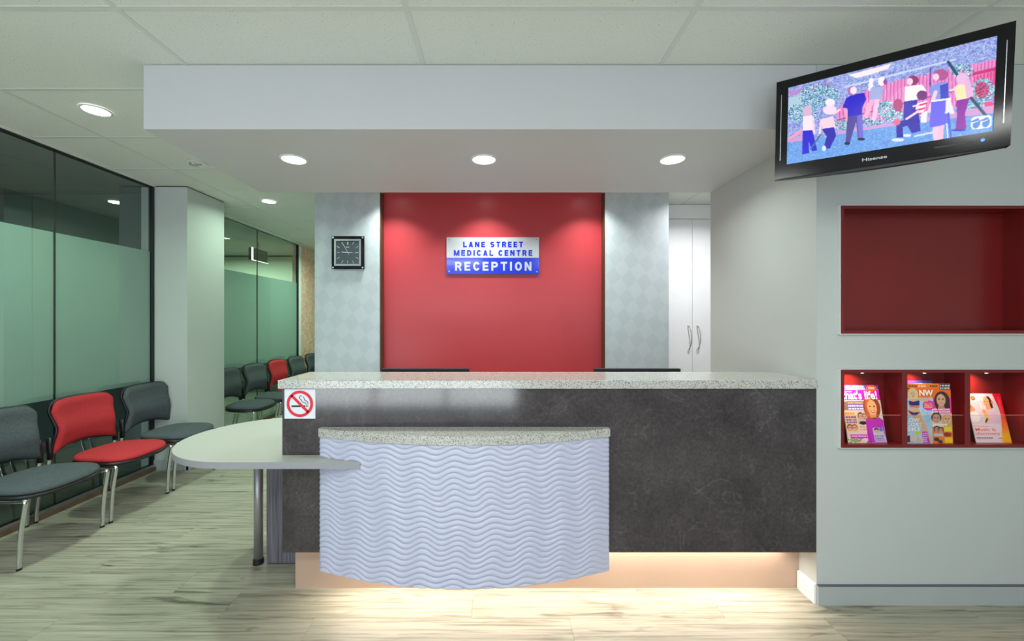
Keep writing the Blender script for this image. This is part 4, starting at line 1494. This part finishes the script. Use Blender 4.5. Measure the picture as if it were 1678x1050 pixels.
cv.blotch(ALL, [(196, 208, 244), (112, 160, 200), (126, 120, 206)], 0.30, 2)
cv.poly([(480, 345), (785, 262), (770, 300), (640, 345), (540, 372)], (240, 228, 236))
cv.poly([(48, 470), (350, 398), (365, 428), (60, 505)], (182, 130, 204))
cv.poly([(50, 520), (130, 500), (160, 540), (150, 640), (50, 650)], (170, 200, 214))
fence = [(400, 620), (470, 540), (610, 470), (860, 385), (1080, 345), (1350, 285), (1545, 232), (1535, 470), (1300, 600), (850, 700), (400, 760)]
fm = cv.poly_mask(fence)
cv.put(fm, (228, 130, 196))
cv.put(fm & ((cv.X % 26) < 7), (190, 86, 160))
cv.put(fm & ((cv.X % 26) > 21), (240, 168, 216))
cv.put(fm & (cv.Y + 0.26 * cv.X > 800) & (cv.Y + 0.26 * cv.X < 812), (176, 70, 140))
cv.put(cv.poly_mask([(1350, 350), (1540, 300), (1538, 330), (1352, 372)]), (196, 40, 110))
cv.put(cv.poly_mask([(1380, 372), (1540, 330), (1534, 560), (1400, 520)]) & ((cv.X % 24) > 8), (222, 60, 132))
for e in ((270, 500, 150, 90), (200, 620, 60, 100), (760, 620, 70, 70), (820, 680, 90, 50), (1450, 480, 85, 95), (450, 740, 70, 40), (1300, 330, 80, 60), (650, 715, 90, 34), (1400, 600, 90, 50), (110, 640, 60, 70)):
    mk = cv.ell_mask(*e)
    cv.blotch(mk, [(70, 140, 160), (150, 196, 214), (110, 176, 190), (70, 96, 150)], 0.8, 3)
    cv.blotch(mk, [(226, 234, 252)], 0.16, 2)
cv.ell(1440, 480, 46, 60, (176, 60, 120))
cv.blotch(cv.ell_mask(1440, 480, 50, 64), [(150, 30, 80), (196, 84, 140)], 0.6, 3)
cv.ell(840, 590, 34, 50, (170, 50, 120))
cv.poly([(45, 850), (160, 815), (160, 860), (45, 900)], (206, 150, 200))
cv.poly([(400, 790), (850, 720), (1530, 600), (1530, 665), (800, 765), (420, 815)], (206, 150, 206))
lawn = cv.poly_mask([(45, 870), (250, 850), (480, 800), (850, 745), (1530, 660), (1560, 860), (45, 1100)])
cv.put(lawn, (104, 158, 224))
cv.blotch(lawn, [(92, 150, 222), (120, 172, 232), (96, 140, 214)], 0.6, 3)
cv.poly([(60, 830), (150, 760), (150, 800), (60, 850)], (232, 150, 190))
cv.line((960, 835), (1120, 800), 14, (214, 214, 240))
# swing frame
for p, q, w, c in (((400, 600), (470, 445), 14, (160, 168, 214)), ((455, 442), (1250, 236), 15, (196, 206, 240)), ((1200, 255), (1262, 355), 22, (30, 70, 100)), ((1365, 545), (1465, 680), 24, (30, 60, 92)), ((1072, 300), (1070, 460), 12, (110, 70, 150))):
    cv.line(p, q, w, c)
SK, SK2 = (240, 206, 222), (224, 160, 200)
BL_, NV = (28, 8, 205), (32, 14, 150)
# girl
cv.ell(188, 630, 34, 48, (214, 176, 206))
cv.poly([(158, 668), (226, 660), (246, 790), (158, 790)], (246, 222, 234))
cv.line((228, 680), (240, 800), 16, SK)
cv.poly([(158, 780), (226, 776), (262, 935), (225, 942), (200, 860), (205, 955), (155, 968), (156, 860)], BL_)
# stooping child
cv.ell(352, 560, 36, 30, (244, 226, 240))
cv.ell(350, 620, 50, 36, (240, 214, 236))
cv.poly([(292, 690), (375, 668), (396, 765), (298, 775)], (244, 206, 220))
cv.line((290, 700), (280, 800), 16, SK)
cv.line((420, 620), (380, 650), 16, SK)
cv.poly([(295, 768), (382, 756), (398, 820), (352, 925), (308, 915), (330, 830)], (36, 22, 170))
cv.line((215, 925), (285, 815), 12, (60, 110, 160))
cv.ell(312, 920, 14, 22, WHITE)
# man
cv.line((460, 590), (480, 700), 26, SK2)
cv.line((590, 530), (612, 610), 22, SK2)
cv.poly([(470, 525), (520, 500), (596, 488), (612, 540), (585, 600), (582, 662), (480, 674), (478, 610), (442, 602)], (34, 18, 196))
cv.ell(512, 470, 34, 38, (170, 110, 170))
cv.ell(520, 468, 24, 30, (248, 222, 236))
cv.poly([(480, 672), (584, 658), (592, 850), (556, 856), (540, 715), (496, 880), (464, 886)], (74, 62, 152))
cv.poly([(545, 670), (584, 658), (592, 850), (560, 850)], (110, 100, 204))
cv.ell(478, 884, 20, 12, (20, 10, 60))
cv.ell(578, 852, 26, 11, (20, 10, 60))
# hanging child
cv.line((640, 460), (648, 385), 30, (248, 232, 244))
cv.ell(722, 400, 26, 36, (250, 236, 246))
cv.ell(748, 405, 14, 22, (150, 70, 150))
cv.line((655, 540), (612, 668), 34, (240, 170, 206))
cv.line((692, 540), (668, 692), 32, (246, 190, 220))
cv.poly([(640, 455), (735, 440), (726, 538), (640, 546)], (160, 172, 222))
# boy in white shirt
cv.ell(948, 395, 40, 38, (140, 50, 110))
cv.ell(925, 405, 22, 28, (244, 206, 222))
cv.poly([(890, 445), (1012, 430), (1044, 480), (990, 490), (978, 552), (885, 566)], (246, 244, 236))
cv.poly([(884, 562), (976, 548), (1002, 795), (940, 812), (880, 700)], (40, 18, 170))
cv.ell(905, 828, 30, 12, WHITE)
# seated child, striped shirt
cv.ell(1012, 515, 38, 38, (112, 40, 124))
st = cv.poly_mask([(975, 580), (1050, 556), (1010, 690), (965, 625)])
cv.put(st, (248, 238, 246))
cv.put(st & (((cv.Y + cv.X * 0.3) % 34) < 14), (214, 40, 120))
cv.line((950, 600), (985, 595), 16, SK)
cv.line((985, 640), (900, 700), 18, SK)
cv.poly([(830, 718), (990, 688), (1000, 724), (874, 762), (878, 840), (830, 846)], (26, 14, 160))
cv.ell(832, 722, 26, 26, (240, 96, 150))
cv.ell(840, 862, 46, 13, WHITE)
# woman
cv.line((1108, 755), (1116, 862), 44, (244, 196, 220))
cv.line((1150, 755), (1142, 850), 40, (240, 184, 214))
cv.ell(1148, 355, 52, 46, (176, 84, 150))
cv.ell(1112, 372, 22, 28, (246, 206, 224))
cv.poly([(1068, 450), (1120, 420), (1200, 410), (1206, 550), (1080, 572)], (128, 150, 226))
cv.poly([(1140, 440), (1200, 420), (1202, 545), (1145, 548)], (60, 70, 190))
cv.line((1110, 490), (1065, 640), 26, (246, 202, 222))
cv.poly([(1078, 560), (1196, 548), (1206, 735), (1130, 760), (1066, 768)], (104, 98, 232))
cv.poly([(1010, 650), (1050, 640), (1045, 730), (1002, 728)], (232, 232, 246))
cv.line((1085, 562), (1215, 545), 14, (240, 240, 250))
cv.poly([(1185, 552), (1216, 548), (1244, 664), (1176, 660)], (232, 226, 246))
cv.line((1200, 660), (1218, 850), 14, (70, 90, 214))
cv.line((1188, 740), (1196, 850), 8, (230, 236, 250))
# girl with long hair
cv.poly([(1240, 455), (1290, 425), (1345, 440), (1338, 545), (1258, 562)], (246, 226, 176))
cv.line((1250, 470), (1212, 480), 18, SK)
cv.ell(1300, 390, 44, 46, (226, 184, 222))
cv.poly([(1310, 380), (1350, 390), (1384, 520), (1330, 545)], (226, 176, 220))
cv.poly([(1256, 560), (1352, 542), (1318, 660), (1328, 782), (1250, 790), (1262, 680)], (138, 14, 158))
cv.ell(1275, 792, 50, 9, (60, 20, 180))
cv.ell(1490, 590, 36, 18, (240, 50, 120))
# channel mark
mk = (np.abs(cv.X - 1435) < 74) & (np.abs(cv.Y - 733 + (cv.X - 1435) * 0.12) < 50)
mk &= ((np.maximum(np.abs(cv.X - 1435) - 44, 0) / 30) ** 2 + (np.maximum(np.abs(cv.Y - 733 + (cv.X - 1435) * 0.12) - 20, 0) / 30) ** 2) <= 1
cv.put(mk, (226, 238, 250))
for ex_ in (1400, 1468):
    xr, yr = cv.X - ex_, cv.Y - 745 + (ex_ - 1400) * 0.12
    lf = ((xr + yr * 0.25) / 26) ** 2 + (yr / 36) ** 2 <= 1
    cv.put(lf, (84, 128, 206))
    cv.line((ex_ - 34, 728 - (ex_ - 1400) * .12), (ex_ + 12, 706 - (ex_ - 1400) * .12), 12, (84, 128, 206))
    cv.line((ex_ - 24, 738 - (ex_ - 1400) * .12), (ex_ + 14, 722 - (ex_ - 1400) * .12), 5, (226, 238, 250))
scr = cv.soften()
lf_ = lambda a, b, d=0.0: Vector((SX0 + a, -0.0005 - d, SZ0 + b))
painted_grid('screen', scr, lf_, SX1 - SX0, SZ1 - SZ0, M['screen'], tv, local=True)['label'] = 'lit screen picture of a garden scene'
bz = M['black_gloss']
obj('bezel', Bs(((-hw, -0.006, -hh), (SX0, 0.030, hh)), ((SX1, -0.006, -hh), (hw, 0.030, hh)), ((SX0, -0.006, SZ1), (SX1, 0.030, hh)), ((SX0, -0.006, -hh), (SX1, 0.030, SZ0))), bz, tv, True, label='glossy black bezel')
# lower lip bowed downwards along the bottom edge
n = 24
pts = [(-hw * 0.98 + 2 * hw * 0.98 * i / n, -hh - 0.0002) for i in range(n + 1)] + [(hw * 0.98 - 2 * hw * 0.98 * i / n, -hh - 0.012 * (1 - (1 - 2 * i / n) ** 2)) for i in range(1, n)]
bm, _ = prism(bmesh.new(), pts, 0.000, 0.028, 'y')
obj('speaker_lip', bm, M['black'], tv, True)
obj('back_shell', B((-hw * 0.9, 0.0305, -hh * 0.85), (hw * 0.9, 0.062, hh * 0.85), 0.012), M['black'], tv, True)
obj('backlight_panel', B((SX0, 0.004, SZ0), (SX1, 0.028, SZ1)), M['black'], tv, True)
for s in (-1, 1):
    obj('side_glint', B((s * (hw - 0.020) - 0.0012, -0.0068, -hh * 0.62), (s * (hw - 0.020) + 0.0012, -0.0061, hh * 0.72)), M['screw'], tv, True, label='thin silver strip standing in for a glint')  # silver strips painted in for the glints down the bezel sides
tl = lambda a, b, d: Vector((-0.052 + a, -0.0062 - d, -hh + 0.022 + b))
obj('lettering', text_bm('Hisense', 0.078, 0.013, tl, 0.02, 0.0004), M['sign_white'], tv, True, label='silver maker lettering')
obj('power_light', cyl(bmesh.new(), (hw - 0.070, -0.0068, -hh + 0.034), 0.0055, 0.0014, 'y', 16), emit('blue_indicator', (70, 110, 255), 2.5), tv, True, label='blue power indicator')
obj('button_strip', B((hw - 0.20, -0.0066, -hh + 0.030), (hw - 0.095, -0.0061, -hh + 0.036)), M['frame_dark'], tv, True)
# bracket fixed to the wall
brk = thing('wall_bracket', 'grey swing bracket holding the television to the wall', 'bracket', (1.86, D1, 2.32))
obj('wall_plate', B((1.82, D1 - 0.012, 2.2), (1.92, D1 - 0.0005, 2.44), 0.002), M['frame_dark'], brk)
Tm = Matrix.Translation(Vector(tv.location)) @ R3.to_4x4()
pe = Tm @ Vector((0, 0.063, 0))
obj('arm', tube(bmesh.new(), [(1.87, D1 - 0.013, 2.32), (1.86, D1 - 0.08, 2.32), (1.78, 1.92, 2.315), tuple(pe + Vector((b_.x, b_.y, 0)) * 0.022)], 0.014, 10), M['frame_dark'], brk)
bm = B((-0.06, 0.0622, -0.06), (0.06, 0.072, 0.06))
bm.transform(Tm)
obj('screen_plate', bm, M['frame_dark'], brk)
